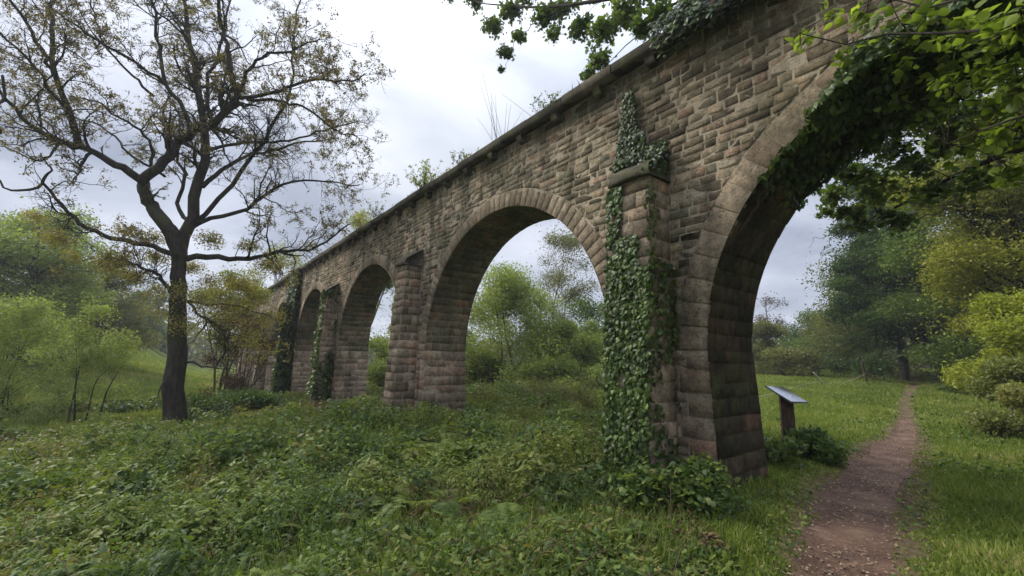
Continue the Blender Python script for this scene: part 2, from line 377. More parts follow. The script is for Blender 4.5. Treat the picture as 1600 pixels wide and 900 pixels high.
def ground_mat():
    m, nt, N, L, o = newmat('grassy_soil')
    tc = N.new('ShaderNodeTexCoord')
    n1 = N.new('ShaderNodeTexNoise'); n1.inputs['Scale'].default_value = .35; n1.inputs['Detail'].default_value = 6; L.new(tc.outputs['Object'], n1.inputs['Vector'])
    n2 = N.new('ShaderNodeTexNoise'); n2.inputs['Scale'].default_value = 7; n2.inputs['Detail'].default_value = 6; n2.inputs['Roughness'].default_value = .7; L.new(tc.outputs['Object'], n2.inputs['Vector'])
    c1 = ramp(N, [(.3, (.055, .075, .018)), (.5, (.10, .125, .03)), (.7, (.16, .18, .045))]); L.new(n1.outputs[0], c1.inputs[0])
    c2 = ramp(N, [(.35, (.5, .5, .45)), (.65, (1.15, 1.15, 1.0))]); L.new(n2.outputs[0], c2.inputs[0])
    mx = N.new('ShaderNodeMix'); mx.data_type = 'RGBA'; mx.blend_type = 'MULTIPLY'; mx.inputs[0].default_value = 1; L.new(c1.outputs[0], mx.inputs[6]); L.new(c2.outputs[0], mx.inputs[7])
    at_ = N.new('ShaderNodeAttribute'); at_.attribute_name = 'tint'; sm = N.new('ShaderNodeMix'); sm.data_type = 'RGBA'; L.new(at_.outputs['Fac'], sm.inputs[0]); L.new(mx.outputs[2], sm.inputs[6])
    c3 = ramp(N, [(.3, (.075, .05, .036)), (.6, (.13, .09, .06)), (.75, (.19, .14, .085))]); L.new(n2.outputs[0], c3.inputs[0]); L.new(c3.outputs[0], sm.inputs[7])
    p = N.new('ShaderNodeBsdfPrincipled'); p.inputs['Roughness'].default_value = 1; p.inputs['Specular IOR Level'].default_value = 0; L.new(sm.outputs[2], p.inputs['Base Color'])
    bp = N.new('ShaderNodeBump'); bp.inputs['Distance'].default_value = .08; L.new(n2.outputs[0], bp.inputs['Height']); L.new(bp.outputs[0], p.inputs['Normal'])
    L.new(p.outputs[0], o.inputs[0]); return m
def path_mat():
    m, nt, N, L, o = newmat('trodden_earth')
    tc = N.new('ShaderNodeTexCoord')
    n1 = N.new('ShaderNodeTexNoise'); n1.inputs['Scale'].default_value = 2.2; n1.inputs['Detail'].default_value = 7; n1.inputs['Roughness'].default_value = .6; L.new(tc.outputs['Object'], n1.inputs['Vector'])
    n2 = N.new('ShaderNodeTexNoise'); n2.inputs['Scale'].default_value = 45; n2.inputs['Detail'].default_value = 5; n2.inputs['Roughness'].default_value = .7; L.new(tc.outputs['Object'], n2.inputs['Vector'])
    c1 = ramp(N, [(.3, (.065, .036, .022)), (.5, (.13, .073, .047)), (.62, (.175, .105, .068)), (.78, (.26, .18, .12))]); L.new(n1.outputs[0], c1.inputs[0])
    c2 = ramp(N, [(.3, (.6, .6, .6)), (.7, (1.3, 1.3, 1.25))]); L.new(n2.outputs[0], c2.inputs[0])
    mx = N.new('ShaderNodeMix'); mx.data_type = 'RGBA'; mx.blend_type = 'MULTIPLY'; mx.inputs[0].default_value = 1; L.new(c1.outputs[0], mx.inputs[6]); L.new(c2.outputs[0], mx.inputs[7])
    p = N.new('ShaderNodeBsdfPrincipled'); p.inputs['Roughness'].default_value = .85; p.inputs['Specular IOR Level'].default_value = .25; L.new(mx.outputs[2], p.inputs['Base Color'])
    ad = N.new('ShaderNodeMath'); ad.operation = 'MULTIPLY_ADD'; L.new(n2.outputs[0], ad.inputs[0]); ad.inputs[1].default_value = .3; L.new(n1.outputs[0], ad.inputs[2])
    bp = N.new('ShaderNodeBump'); bp.inputs['Distance'].default_value = .12; L.new(ad.outputs[0], bp.inputs['Height']); L.new(bp.outputs[0], p.inputs['Normal'])
    L.new(p.outputs[0], o.inputs[0]); return m
def build_ground():
    n = 420; u = np.linspace(-1, 1, n); g = np.sign(u) * (14 * np.abs(u) + 586 * np.abs(u) ** 5)
    X, Y = np.meshgrid(g + 1, g + 6, indexing='ij'); Z = terrain(X, Y)
    idx = np.arange(n * n).reshape(n, n)
    F = np.stack([idx[:-1, :-1], idx[1:, :-1], idx[1:, 1:], idx[:-1, 1:]], -1).reshape(-1, 4)
    pdg = pathd(X, Y).reshape(X.shape); tag(link('ground', np.stack([X, Y, Z], -1), F, ground_mat(), None, S((2.3 - pdg) / 1.3), True), kind='structure')
    # path strip
    k = len(pcs); T = np.gradient(pcs, axis=0); T = T / np.linalg.norm(T, axis=1, keepdims=True); Nn = np.stack([-T[:, 1], T[:, 0]], -1)
    q = np.linspace(-1, 1, 13)
    ed = (noise2(np.arange(k), 0 * np.arange(k), .35, 9) - .5) * .5
    P = pcs[:, None, :] + Nn[:, None, :] * (q[None, :, None] * pws[:, None, None] * (1.05 + ed[:, None, None] * np.abs(q)[None, :, None]))
    Z = terrain(P[..., 0], P[..., 1]) + .016 + .03 * (noise2(P[..., 0], P[..., 1], 2.6, 8) - .5) + .02 * (noise2(P[..., 0], P[..., 1], 7, 18) - .5) - .02 * (np.abs(q)[None, :] > .95)
    idx = np.arange(k * 13).reshape(k, 13)
    F = np.stack([idx[:-1, :-1], idx[1:, :-1], idx[1:, 1:], idx[:-1, 1:]], -1).reshape(-1, 4)
    tag(link('path', np.concatenate([P, Z[..., None]], -1), F, path_mat(), None, None, True), kind='structure')
build_ground()

# ---------------------------------------------------------------- viaduct
D0, BT, S1, PWD, LB, ZS, RIS, WD, CB = 5.218, .008, 2.754, 1.512, 7.612, 1.725, 3.003, 1.237, .049
SPAN = LB - PWD; ZTOP = 6.12; NA = 7        # arches 1..7 away from the camera; arch 1 is the near one
def Df(z): return D0 + BT * np.asarray(z, float)
def Db(z): return D0 + BT * ZS + WD - BT * (np.asarray(z, float) - ZS)
def arch_c(i): return S1 + LB * (i - 1) - SPAN / 2
def sleft(i): return S1 + LB * (i - 1)       # far springing of arch i = near face of pier i
def batter(z): return CB * np.maximum(0, ZS - np.asarray(z, float))
via = empty('viaduct', (*W(14.0, D0 + .6, 0)[:2], -.6), 'long weathered stone railway viaduct with round arches crossing the overgrown hollow', 'viaduct', rz=VANG - math.pi / 2)

def clip_poly(poly, n, d):
    """keep n.p >= d"""
    out = []
    for i in range(len(poly)):
        a, b = poly[i], poly[(i + 1) % len(poly)]; da = a @ n - d; db = b @ n - d
        if da >= 0: out.append(a)
        if (da >= 0) != (db >= 0): out.append(a + (b - a) * da / (da - db))
    return out
def stone(M, poly, fmap, h, gap=.007, bev=.008, tint=None, wob=.005, hback=-.003):
    h = h * .42; gap = gap * .95; bev = bev * .7
    """a dressed block: convex outline poly in (a,b), shrunk by the joint, standing h proud"""
    if len(poly) < 3: return
    P = np.array(poly); c = P.mean(0); e = P - c; L_ = np.linalg.norm(e, axis=1, keepdims=True) + 1e-9
    if L_.min() < .02: return
    P1 = c + e * (1 - np.minimum(.6, 1.3 * gap / L_)) + rng.normal(size=P.shape) * wob
    e1 = P1 - c; P2 = c + e1 * (1 - np.minimum(.5, 1.3 * bev / L_))
    n = len(P); hh = h + rng.normal(size=n) * .004
    cz = h + rng.normal() * .0025
    cc = c + rng.normal(size=2) * .15 * L_.min()
    V = np.concatenate([fmap(P1[:, 0], P1[:, 1], np.full(n, hback)), fmap(P2[:, 0], P2[:, 1], hh), fmap(np.array([cc[0]]), np.array([cc[1]]), np.array([cz]))])
    i = np.arange(n); j = (i + 1) % n
    M.add(V, [np.stack([i, j, n + j, n + i], -1), np.stack([n + i, n + j, np.full(n, 2 * n)], -1)], rng.random() if tint is None else tint)

def rows(z0, z1, lo, hi):
    z = [z0]
    while z[-1] < z1 - lo: z.append(z[-1] + lo + (hi - lo) * rng.random())
    z[-1] = z1; return z
fface = lambda a, b, h: W(a, Df(b) - h, b)
RING = {1: .37}
def ringw(i): return RING.get(i, .34)

def spandrel():
    M = Mesh()
    # mortar core front/back skin, columns above the arches and piers
    s_all = []
    for i in range(1, NA + 1):
        th = np.linspace(0, np.pi, 41); s_all += list(arch_c(i) + SPAN / 2 * np.cos(th)[::-1])
    s0, s1 = sleft(0) - .2, s_all[-1] + 3
    ss = np.unique(np.round(np.concatenate([[arch_c(1) - SPAN / 2 - PWD - 6], s_all, [s1]]), 5))
    lo = np.full(len(ss), ZS)
    for i in range(1, NA + 1):
        c = arch_c(i); m = np.abs(ss - c) < SPAN / 2
        lo[m] = ZS + RIS * np.sqrt(np.maximum(0, 1 - ((ss[m] - c) / (SPAN / 2)) ** 2))
    for Dfn, in ((Df,), (Db,)):
        V = np.concatenate([W(ss, Dfn(lo), lo), W(ss, Dfn(ZTOP + 0 * ss), ZTOP)]); n = len(ss); i = np.arange(n - 1)
        M.add(V, np.stack([i, i + 1, n + i + 1, n + i], -1), -1)
    V = np.concatenate([W(ss, Df(ZTOP), ZTOP), W(ss, Db(ZTOP), ZTOP)]); n = len(ss); i = np.arange(n - 1)
    M.add(V, np.stack([i, i + 1, n + i + 1, n + i], -1), -1)
    # coursed stones
    sstart, send = arch_c(1) - SPAN / 2 - 2, s1
    zr = rows(ZS, ZTOP - .03, .085, .145)
    for k in range(len(zr) - 1):
        za, zb = zr[k], zr[k + 1]; s = sstart + rng.random() * .3
        while s < send:
            far = s > 20
            l = (.13 + .30 * rng.random() ** 1.3) * (1.5 if far else 1); e = s + l
            sh = .006 * (rng.random(4) - .5)
            poly = [np.array([s, za + sh[0]]), np.array([e, za + sh[1]]), np.array([e, zb + sh[2]]), np.array([s, zb + sh[3]])]
            ok = True
            for i in range(1, NA + 1):
                c = np.array([arch_c(i), ZS]); rr_ = SPAN / 2 + ringw(i) - .01
                ds = [np.linalg.norm(q - c) for q in poly]
                if max(ds) < rr_: ok = False; break
                if min(ds) < rr_:
                    m = np.array(poly).mean(0) - c; m = m / np.linalg.norm(m); poly = clip_poly(poly, m, m @ c + rr_)
                    if len(poly) < 3: ok = False; break
            if ok: stone(M, poly, fface, .003 + .016 * rng.random() ** 1.5, gap=.0085)
            s = e
    M.build('spandrel_wall', M_stone, via)
spandrel()

def pier(i):
    """pier i stands between arch i (near side) and arch i+1; pier 0 is nearest and off to the right"""
    a0 = sleft(i) if i > 0 else arch_c(1) - SPAN / 2 - PWD; a1 = a0 + PWD; zb0 = -1.9 if i > 2 else -.6
    M = Mesh(); zz = np.linspace(zb0, ZS, 9); n = len(zz)
    lo = a0 - batter(zz); hi = a1 + batter(zz)
    ring = [W(lo, Df(zz), zz), W(hi, Df(zz), zz), W(hi, Db(zz), zz), W(lo, Db(zz), zz)]
    V = np.concatenate(ring); k = np.arange(n - 1)
    M.add(V, [np.stack([q * n + k, ((q + 1) % 4) * n + k, ((q + 1) % 4) * n + k + 1, q * n + k + 1], -1) for q in range(4)], -1)
    # face: quoins at both edges, coursed rubble between
    zq = rows(zb0, ZS, .22, .31); 
    for j in range(len(zq) - 1):
        za, zb = zq[j], zq[j + 1]; wl = (.30, .40)[j % 2]; wr = (.40, .30)[j % 2]
        la, lb = a0 - batter(za), a0 - batter(zb); ra, rb = a1 + batter(za), a1 + batter(zb)
        stone(M, [np.array([la, za]), np.array([a0 + wl, za]), np.array([a0 + wl, zb]), np.array([lb, zb])], fface, .010 + .008 * rng.random(), gap=.006, tint=.45 + .55 * rng.random())
        stone(M, [np.array([a1 - wr, za]), np.array([ra, za]), np.array([rb, zb]), np.array([a1 - wr, zb])], fface, .010 + .008 * rng.random(), gap=.006, tint=.45 + .55 * rng.random())
        for (za_, zb_) in ((za, (za + zb) / 2), ((za + zb) / 2, zb)):
            s = a0 + wl
            while s < a1 - wr - .02:
                e = min(s + .16 + .3 * rng.random(), a1 - wr)
                if a1 - wr - e < .1: e = a1 - wr
                stone(M, [np.array([s, za_]), np.array([e, za_]), np.array([e, zb_]), np.array([s, zb_])], fface, .004 + .02 * rng.random(), gap=.008); s = e
    # two soffit-side faces: big squared blocks, ends alternate long and short
    Mj = Mesh()
    for side in (0, 1):
        fm = (lambda a, b, h: W(a0 - batter(b) - h, a, b)) if side == 0 else (lambda a, b, h: W(a1 + batter(b) + h, a, b))
        zq = rows(zb0, ZS, .15, .26)
        for j in range(len(zq) - 1):
            za, zb = zq[j], zq[j + 1]; zc = (za + zb) / 2; x = float(Df(zc)) - .015; x1 = float(Db(zc)); l = (.22, .36)[j % 2]
            while x < x1 - .01:
                e = min(x + l, x1)
                if x1 - e < .12: e = x1
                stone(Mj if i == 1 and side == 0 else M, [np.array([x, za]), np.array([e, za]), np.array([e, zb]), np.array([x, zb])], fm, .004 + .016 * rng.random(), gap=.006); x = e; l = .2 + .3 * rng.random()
    if i == 1:
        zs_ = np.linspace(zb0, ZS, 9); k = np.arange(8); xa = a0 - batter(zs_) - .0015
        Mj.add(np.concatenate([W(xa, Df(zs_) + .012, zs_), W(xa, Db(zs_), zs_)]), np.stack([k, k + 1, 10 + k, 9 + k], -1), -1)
    Mj.build('jamb', M_shade, via)
    M.build('pier', M_quoin, via)
for i in range(0, NA + 1): pier(i)

def arch(i):
    c = arch_c(i); r0 = SPAN / 2; rw = ringw(i)
    M = Mesh(); nv = 33 if i == 1 else 55 if i == 2 else 41
    ths = np.linspace(0, np.pi, nv + 1)
    pol = lambda a, b, h: W(c + (r0 + b) * np.cos(a), Df(ZS) - h + BT * ((r0 + b) * np.sin(a)), ZS + RIS / r0 * (r0 + b) * np.sin(a))
    for k in range(nv):
        a, b = ths[k], ths[k + 1]; rr_ = rw + (rng.random() - .5) * (.0 if i == 1 else .07); g = .009 / r0
        P = np.array([[a + g, 0], [(a + b) / 2, 0], [b - g, 0], [b - g, rr_], [(a + b) / 2, rr_ + .004], [a + g, rr_]])
        h = .010 + .010 * rng.random(); cen = P.mean(0); Q = cen + (P - cen) * np.array([.93, .965])
        n = 6; V = np.concatenate([pol(P[:, 0], P[:, 1], np.full(n, -.02)), pol(P[:, 0], P[:, 1], np.full(n, h - .006)), pol(Q[:, 0], Q[:, 1], np.full(n, h)), pol(cen[:1], cen[1:], np.array([h + .001]))])
        q = np.arange(n); w = (q + 1) % n
        M.add(V, [np.stack([q, w, n + w, n + q], -1), np.stack([n + q, n + w, 2 * n + w, 2 * n + q], -1), np.stack([2 * n + q, 2 * n + w, np.full(n, 3 * n)], -1)], rng.random() * .62)
    M.build('arch_ring', M_quoin, via)
    # vault barrel
    M = Mesh(); ns = 60; th = np.linspace(0, np.pi, ns + 1)
    rr0 = lambda a, x, h: W(c + (r0 - h) * np.cos(a), x, ZS + RIS / r0 * (r0 - h) * np.sin(a))
    V = np.concatenate([rr0(th, Df(ZS) - .015, 0 * th - .004), rr0(th, Db(4.) + 0 * th, 0 * th - .004)]); k = np.arange(ns)
    M.add(V, np.stack([k, k + 1, ns + 2 + k, ns + 1 + k], -1), -1)
    nr = 46 if i < 4 else 30; ts = np.linspace(0, np.pi, nr + 1)
    for k in range(nr):
        x = float(D0) - .0; x1 = float(Db(3.5)); l = .15 + .3 * rng.random()
        while x < x1 - .01:
            e = min(x + l, x1)
            if x1 - e < .12: e = x1
            a, b = ts[k] * r0, ts[k + 1] * r0
            fm = lambda p, q, h: rr0(p / r0, q, h)
            stone(M, [np.array([a, x]), np.array([b, x]), np.array([b, e]), np.array([a, e])], fm, .004 + .012 * rng.random(), gap=.005, bev=.01, wob=.002); x = e; l = .2 + .4 * rng.random()
    M.build('arch_vault', M_shade if i == 1 else M_soffit, via)
for i in range(1, NA + 1): arch(i)

def buttress(i):
    a0 = sleft(i) + .45; a1 = a0 + .60; zb0 = -1.9 if i > 2 else -.6; zt = 4.05
    Dp = lambda z: D0 - .44 - .05 * (zt - np.asarray(z, float))
    M = Mesh(); z = np.array([zb0, zt])
    c8 = np.concatenate([W([a0, a1, a1, a0], [Dp(zb0), Dp(zb0), D0 + .1, D0 + .1], zb0), W([a0, a1, a1, a0], [Dp(zt), Dp(zt), D0 + .1, D0 + .1], zt)])
    q = np.arange(4); w = (q + 1) % 4; M.add(c8, [np.stack([q, w, 4 + w, 4 + q], -1), np.array([[4, 5, 6, 7]])], -1)
    zq = rows(zb0, zt, .17, .27)
    for j in range(len(zq) - 1):
        za, zb = zq[j], zq[j + 1]
        if j >= len(zq) - 3 : za_ = za
        cuts = [a0, a1] if rng.random() < .3 else [a0, a0 + .2 + .2 * rng.random(), a1]
        for x, y in zip(cuts[:-1], cuts[1:]):
            stone(M, [np.array([x, za]), np.array([y, za]), np.array([y, zb]), np.array([x, zb])], lambda a, b, h: W(a, Dp(b) - h, b), .01 + .025 * rng.random(), gap=.007)
        for side in (0, 1):
            x = 0.; tot = float(D0 - Dp(za)); l = (.2, .33)[(j + side) % 2]
            while x < tot - .01:
                e = min(x + l, tot)
                if tot - e < .1: e = tot
                fm = (lambda a, b, h: W(a0 - h, D0 - (D0 - Dp(b)) * (a / tot), b)) if side == 0 else (lambda a, b, h: W(a1 + h, D0 - (D0 - Dp(b)) * (a / tot), b))
                stone(M, [np.array([x, za]), np.array([e, za]), np.array([e, zb]), np.array([x, zb])], fm, .01 + .02 * rng.random(), gap=.007); x = e; l = .3
    b = M.build('buttress', M_quoin, via)
    # weathered sloping cap stone
    M = Mesh(); o_ = .045; f = float(Dp(zt)) - .06
    prof = [(f, zt + .0), (f, zt + .06), (f + .02, zt + .15), (D0 - .0, zt + .48), (D0 + .02, zt + .0)]
    ns = 5; sgrid = np.linspace(a0 - o_, a1 + o_, ns)
    V = []
    for s in sgrid:
        for (d, zz) in prof: V.append(W(s, d + rng.normal() * .006, zz + rng.normal() * .008))
    V = np.array(V); F = []; m = len(prof)
    for a in range(ns - 1):
        for k in range(m): F.append([a * m + k, a * m + (k + 1) % m, (a + 1) * m + (k + 1) % m, (a + 1) * m + k])
    M.add(V, [np.array(F), np.array([[0, 1, 2, 3, 4], [m * (ns - 1) + k for k in range(m)]])], .4)
    cp = M.build('buttress_cap', M_coping, None)
    # keep as sub-part of its buttress
    cp.parent = b; cp.matrix_parent_inverse = (Matrix.Translation(Vector(via['_loc'])) @ Matrix.Rotation(via.rotation_euler[2], 4, 'Z')).inverted()
for i in range(1, NA): buttress(i)

def coping():
    s = arch_c(1) - SPAN / 2 - 2
    for far_side in (0, 1):
        M = Mesh(); s = arch_c(1) - SPAN / 2 - 2
        while s < 52:
            e = s + .8 + .35 * rng.random(); g = .006
            if not far_side: d0, d1 = D0 - .17, D0 + .26
            else: d0, d1 = D0 + WD - .2, D0 + WD + .16
            z0, z1 = ZTOP, ZTOP + .165; dz = rng.normal() * .006; dd = rng.normal() * .008
            prof = [(d0 + dd, z0), (d0 + dd, z1 - .02), (d0 + dd + .02, z1), (d1, z1 + .01), (d1, z0)]
            V = np.array([W(ss_ , p[0], p[1] + dz) for ss_ in (s + g, e - g) for p in prof]); m = 5
            F = np.array([[k, (k + 1) % m, m + (k + 1) % m, m + k] for k in range(m)])
            M.add(V, [F, np.array([[0, 1, 2, 3, 4], [5, 6, 7, 8, 9]])], rng.random()); s = e
        M.build('coping', M_coping, via)
coping()
def corbel(s):
    M = Mesh(); w = .08; pr = [(D0 + .08, 0), (D0 - .10, 0), (D0 - .12, -.04), (D0 - .105, -.10), (D0 - .06, -.15), (D0 + .08, -.17)]
    V = np.array([W(s + q * w, d, ZTOP - .012 + z) + rng.normal(size=3) * .005 for q in (-1, 1) for d, z in pr]); m = 6
    F = np.array([[k, (k + 1) % m, m + (k + 1) % m, m + k] for k in range(m)])
    M.add(V, [F, np.array([[0, 1, 2, 3, 4, 5], [6, 7, 8, 9, 10, 11]])], .3 + .7 * rng.random()); M.build('corbel', M_coping, via)
for k in range(-3, 40): corbel(2.33 + 1.026 * k)

# ---------------------------------------------------------------- ivy
def ivy(name, label, patches, stems=(), mat=None, group=None, up=0):
    """patches: list of (fn -> points, outward normals, count, size)"""
    M = Mesh()
    allp = []
    for P, nn, sz, tn in patches:
        n = len(P); nn = nz(nn + rng.normal(size=(n, 3)) * .38)
        t = np.array([0, 0, -1.]) + rng.normal(size=(n, 3)) * .45; t = nz(t - (t * nn).sum(1, keepdims=True) * nn)
        add_leaves(M, P, sz * (.6 + .7 * rng.random(n)), 'ivy', tint=np.clip(tn + .22 * rng.normal(size=n), 0, 1), nn=nn, t=t); allp.append(P)
    A = np.concatenate(allp); base = A[A[:, 2].argmin()].copy()
    root = empty(name, base, label, 'ivy', group)
    M.build('foliage', M_ivy if mat is None else mat, root)
    if len(stems):
        Ms = Mesh()
        for st in stems:
            p = smoothpath(st, 24); p[1:-1] += rng.normal(size=p[1:-1].shape) * .012
            V, F = tubes(p[None], (np.linspace(.02, .006, 24))[None], 5); Ms.add(V, F, .5)
        Ms.build('stem', M_twig, root)
    return root
nface = np.array([-NV[0], -NV[1], 0.]); nside = np.array([-DV[0], -DV[1], 0.])   # towards the camera / towards the near end
def plane_pts(n, s0, s1, z0, z1, fm, nrm, keep=None, off=.05):
    a = s0 + (s1 - s0) * rng.random(n); z = z0 + (z1 - z0) * rng.random(n)
    if keep is not None:
        m = keep(a, z); a, z = a[m], z[m]
    P = fm(a, z, off * rng.random(len(a)) + .025)
    return P, np.broadcast_to(nrm, P.shape).copy()
# near buttress
b0 = sleft(1) + .45; Dp1 = lambda z: D0 - .44 - .05 * (4.05 - z)
kp = lambda a, z: (noise2(a, z, 2.2, 21) > .10 - .12 * S((2.2 - z) / 1.0)) & ~((z > 3.25) & (a < b0 + .42)) & ~((z > 2.8) & (a < b0 + .15)) & ((noise2(a, z, 6, 25) > .2))
P1, N1 = plane_pts(7200, b0 - .02, b0 + .66, -.1, 4.02, lambda a, z, h: W(a, Dp1(z) - h, z), nface, kp)
P2, N2 = plane_pts(900, 0, .6, .2, 3.9, lambda a, z, h: W(b0 - h * 1.3, D0 - a, z), nside, lambda a, z: (noise2(a + 5, z, 2.4, 22) > .5) | ((a > .38) & (noise2(a, z, 3, 27) > .35)), .04)
P3, N3 = plane_pts(1300, b0 + .42, b0 + .78, 4.5, 5.75, lambda a, z, h: W(a, Df(z) - h * 1.5, z), nface, lambda a, z: np.abs(a - (b0 + .6)) < .17 * (1.25 - .7 * S((z - 4.5) / 1.3)))
P4, N4 = plane_pts(2600, b0 - .10, b0 + .80, 4.12, 4.95, lambda a, z, h: W(a, D0 - np.clip((4.75 - z) * .75, 0, .45) * rng.random(a.shape) - h, z), nface, lambda a, z: ((z > 4.42) | (a < b0 + .2)) & ((z < 4.62) | (a > b0 + .3)) & (noise2(a, z, 4, 28) > .25), .08)
P5, N5 = plane_pts(1500, b0 + .6, b0 + 1.25, .2, 3.6, lambda a, z, h: W(a, Df(z) - .02 - h * 2, z), nface, lambda a, z: a < b0 + .62 + .5 * noise2(z * 0, z, 1.4, 24), .06)
ivy('ivy', 'glossy ivy climbing the nearest stone buttress from the nettles up past its mossy cap', [(P1, N1, .066, .36), (P2, N2, .06, .3), (P3, N3, .05, .25), (P4, N4, .055, .12), (P5, N5, .06, .35)],
    [[W(b0 + .3, Dp1(-.2) - .02, -.2), W(b0 + .2, Dp1(1.) - .03, 1.), W(b0 + .35, Dp1(2.5) - .03, 2.5), W(b0 + .45, Dp1(3.9) - .03, 3.9)],
     [W(b0 + .5, Dp1(-.2) - .02, -.2), W(b0 + .55, Dp1(1.4) - .03, 1.4), W(b0 + .45, Dp1(2.9) - .03, 2.9)],
     [W(b0 + .66, D0 - .02, 3.5), W(b0 + .62, D0 - .02, 4.6), W(b0 + .6, D0 - .02, 5.6)]])
# ivy in the vault of the near arch, hanging over its edge
def vault_ivy():
    c = arch_c(1); r0 = SPAN / 2; n = 17000
    th = R(34) + (np.pi * .95 - R(34)) * rng.random(n); x = D0 - .1 + 1.35 * rng.random(n)
    dens = S((th - R(36)) / R(26)) * .85; keep = (rng.random(n) < dens) & (noise2(th * 3, x, 2.0, 31) > .22)
    th, x = th[keep], x[keep]; h = .02 + .22 * rng.random(len(th)) ** 1.5 * S((th - R(40)) / R(25))
    P = W(c + (r0 - h) * np.cos(th), x, ZS + (RIS / r0) * (r0 - h) * np.sin(th))
    q = W(c - 0 * th, x, ZS) ; nn = nz(q - P); nn[:, 2] *= .4
    n2 = 7000; t2 = R(55) + R(90) * rng.random(n2); rad = r0 - .04 + .62 * rng.random(n2) ** 1.6 * S((t2 - R(54)) / R(28))
    k2 = noise2(t2 * 4, rad * 2, 2.2, 33) > .38; t2, rad = t2[k2], rad[k2]
    Pf = W(c + rad * np.cos(t2), D0 - .06 - .16 * rng.random(len(t2)), ZS + rad * np.sin(t2))
    nf = np.broadcast_to(nface, Pf.shape).copy()
    # hanging strands
    hs = []; 
    for k in range(120):
        t = R(62) + R(64) * rng.random(); xx = D0 - .12 + 1.35 * rng.random(); ln = .08 + .38 * rng.random() ** 2; m = int(ln * 60)
        p = W(c + (r0 - .05) * math.cos(t), xx, ZS + (r0 - .05) * math.sin(t))
        hs.append(p + np.stack([.05 * rng.normal(size=m), .05 * rng.normal(size=m), -ln * rng.random(m)], -1))
    Ph = np.concatenate(hs); nh = rng.normal(size=Ph.shape)
    st = [[W(c + (r0 - .03) * math.cos(a), d, ZS + (r0 - .03) * math.sin(a)) for a in np.linspace(a0, a0 + .7, 5)] for a0, d in ((.5, 5.4), (.8, 5.9), (1.1, 5.2), (1.5, 5.6), (1.3, 6.2))]
    ivy('ivy', 'dense dark ivy lining the vault of the nearest arch and hanging over its edge', [(P, nn, .08, .3), (Pf, nf, .06, .55), (Ph, nh, .06, .4)], st)
vault_ivy()
# ivy along the coping above the near arch
n = 5200; a = -4 + 7.2 * rng.random(n); kk = (noise2(a, a * 0, 1.1, 41) * 1.1 > .1 + .5 * S((a - 1.6) / 1.6)); a = a[kk]; n = len(a)
P = W(a, D0 - .2 - .14 * rng.random(n) + .35 * (rng.random(n) < .45) * rng.random(n), ZTOP + .2 - (.42) * rng.random(n) ** 1.6 + .1 * rng.random(n))
ivy('ivy', 'ragged ivy sprawling over the coping above the nearest arch', [(P, np.broadcast_to(nface + np.array([0, 0, .7]), P.shape).copy(), .065, .3)])
def pier_ivy(i, label, s0, s1, z1, count, size, butt=True, dens=.3, tn=.4, seed=50):
    b = sleft(i) + .45; pts = []
    if butt:
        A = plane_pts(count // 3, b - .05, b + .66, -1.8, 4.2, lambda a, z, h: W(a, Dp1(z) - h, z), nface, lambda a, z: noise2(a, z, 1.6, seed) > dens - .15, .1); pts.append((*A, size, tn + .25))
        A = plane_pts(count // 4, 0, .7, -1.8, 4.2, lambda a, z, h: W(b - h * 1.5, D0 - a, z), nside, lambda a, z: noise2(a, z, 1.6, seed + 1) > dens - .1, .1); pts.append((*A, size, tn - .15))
    A = plane_pts(count, s0, s1, -1.8, z1, lambda a, z, h: W(a, Df(z) - h * 2, z), nface, lambda a, z: (noise2(a, z, 1.1, seed + 2) > dens) & ~np.any([(np.hypot(a - arch_c(j), np.maximum(z - ZS, 0)) < SPAN / 2 - .05) for j in range(1, NA + 1)], axis=0), .12); pts.append((*A, size, tn))
    ivy('ivy', label, pts)
pier_ivy(3, 'pale flecked ivy climbing the third buttress from the camera', sleft(3) + .2, sleft(3) + 1.4, 2.6, 2600, .12, True, .4, .4, 60)
pier_ivy(4, 'dark ivy smothering the fourth pier up to the coping', sleft(4) - .1, sleft(4) + 2.3, 6.3, 12000, .15, True, .12, .25, 70)

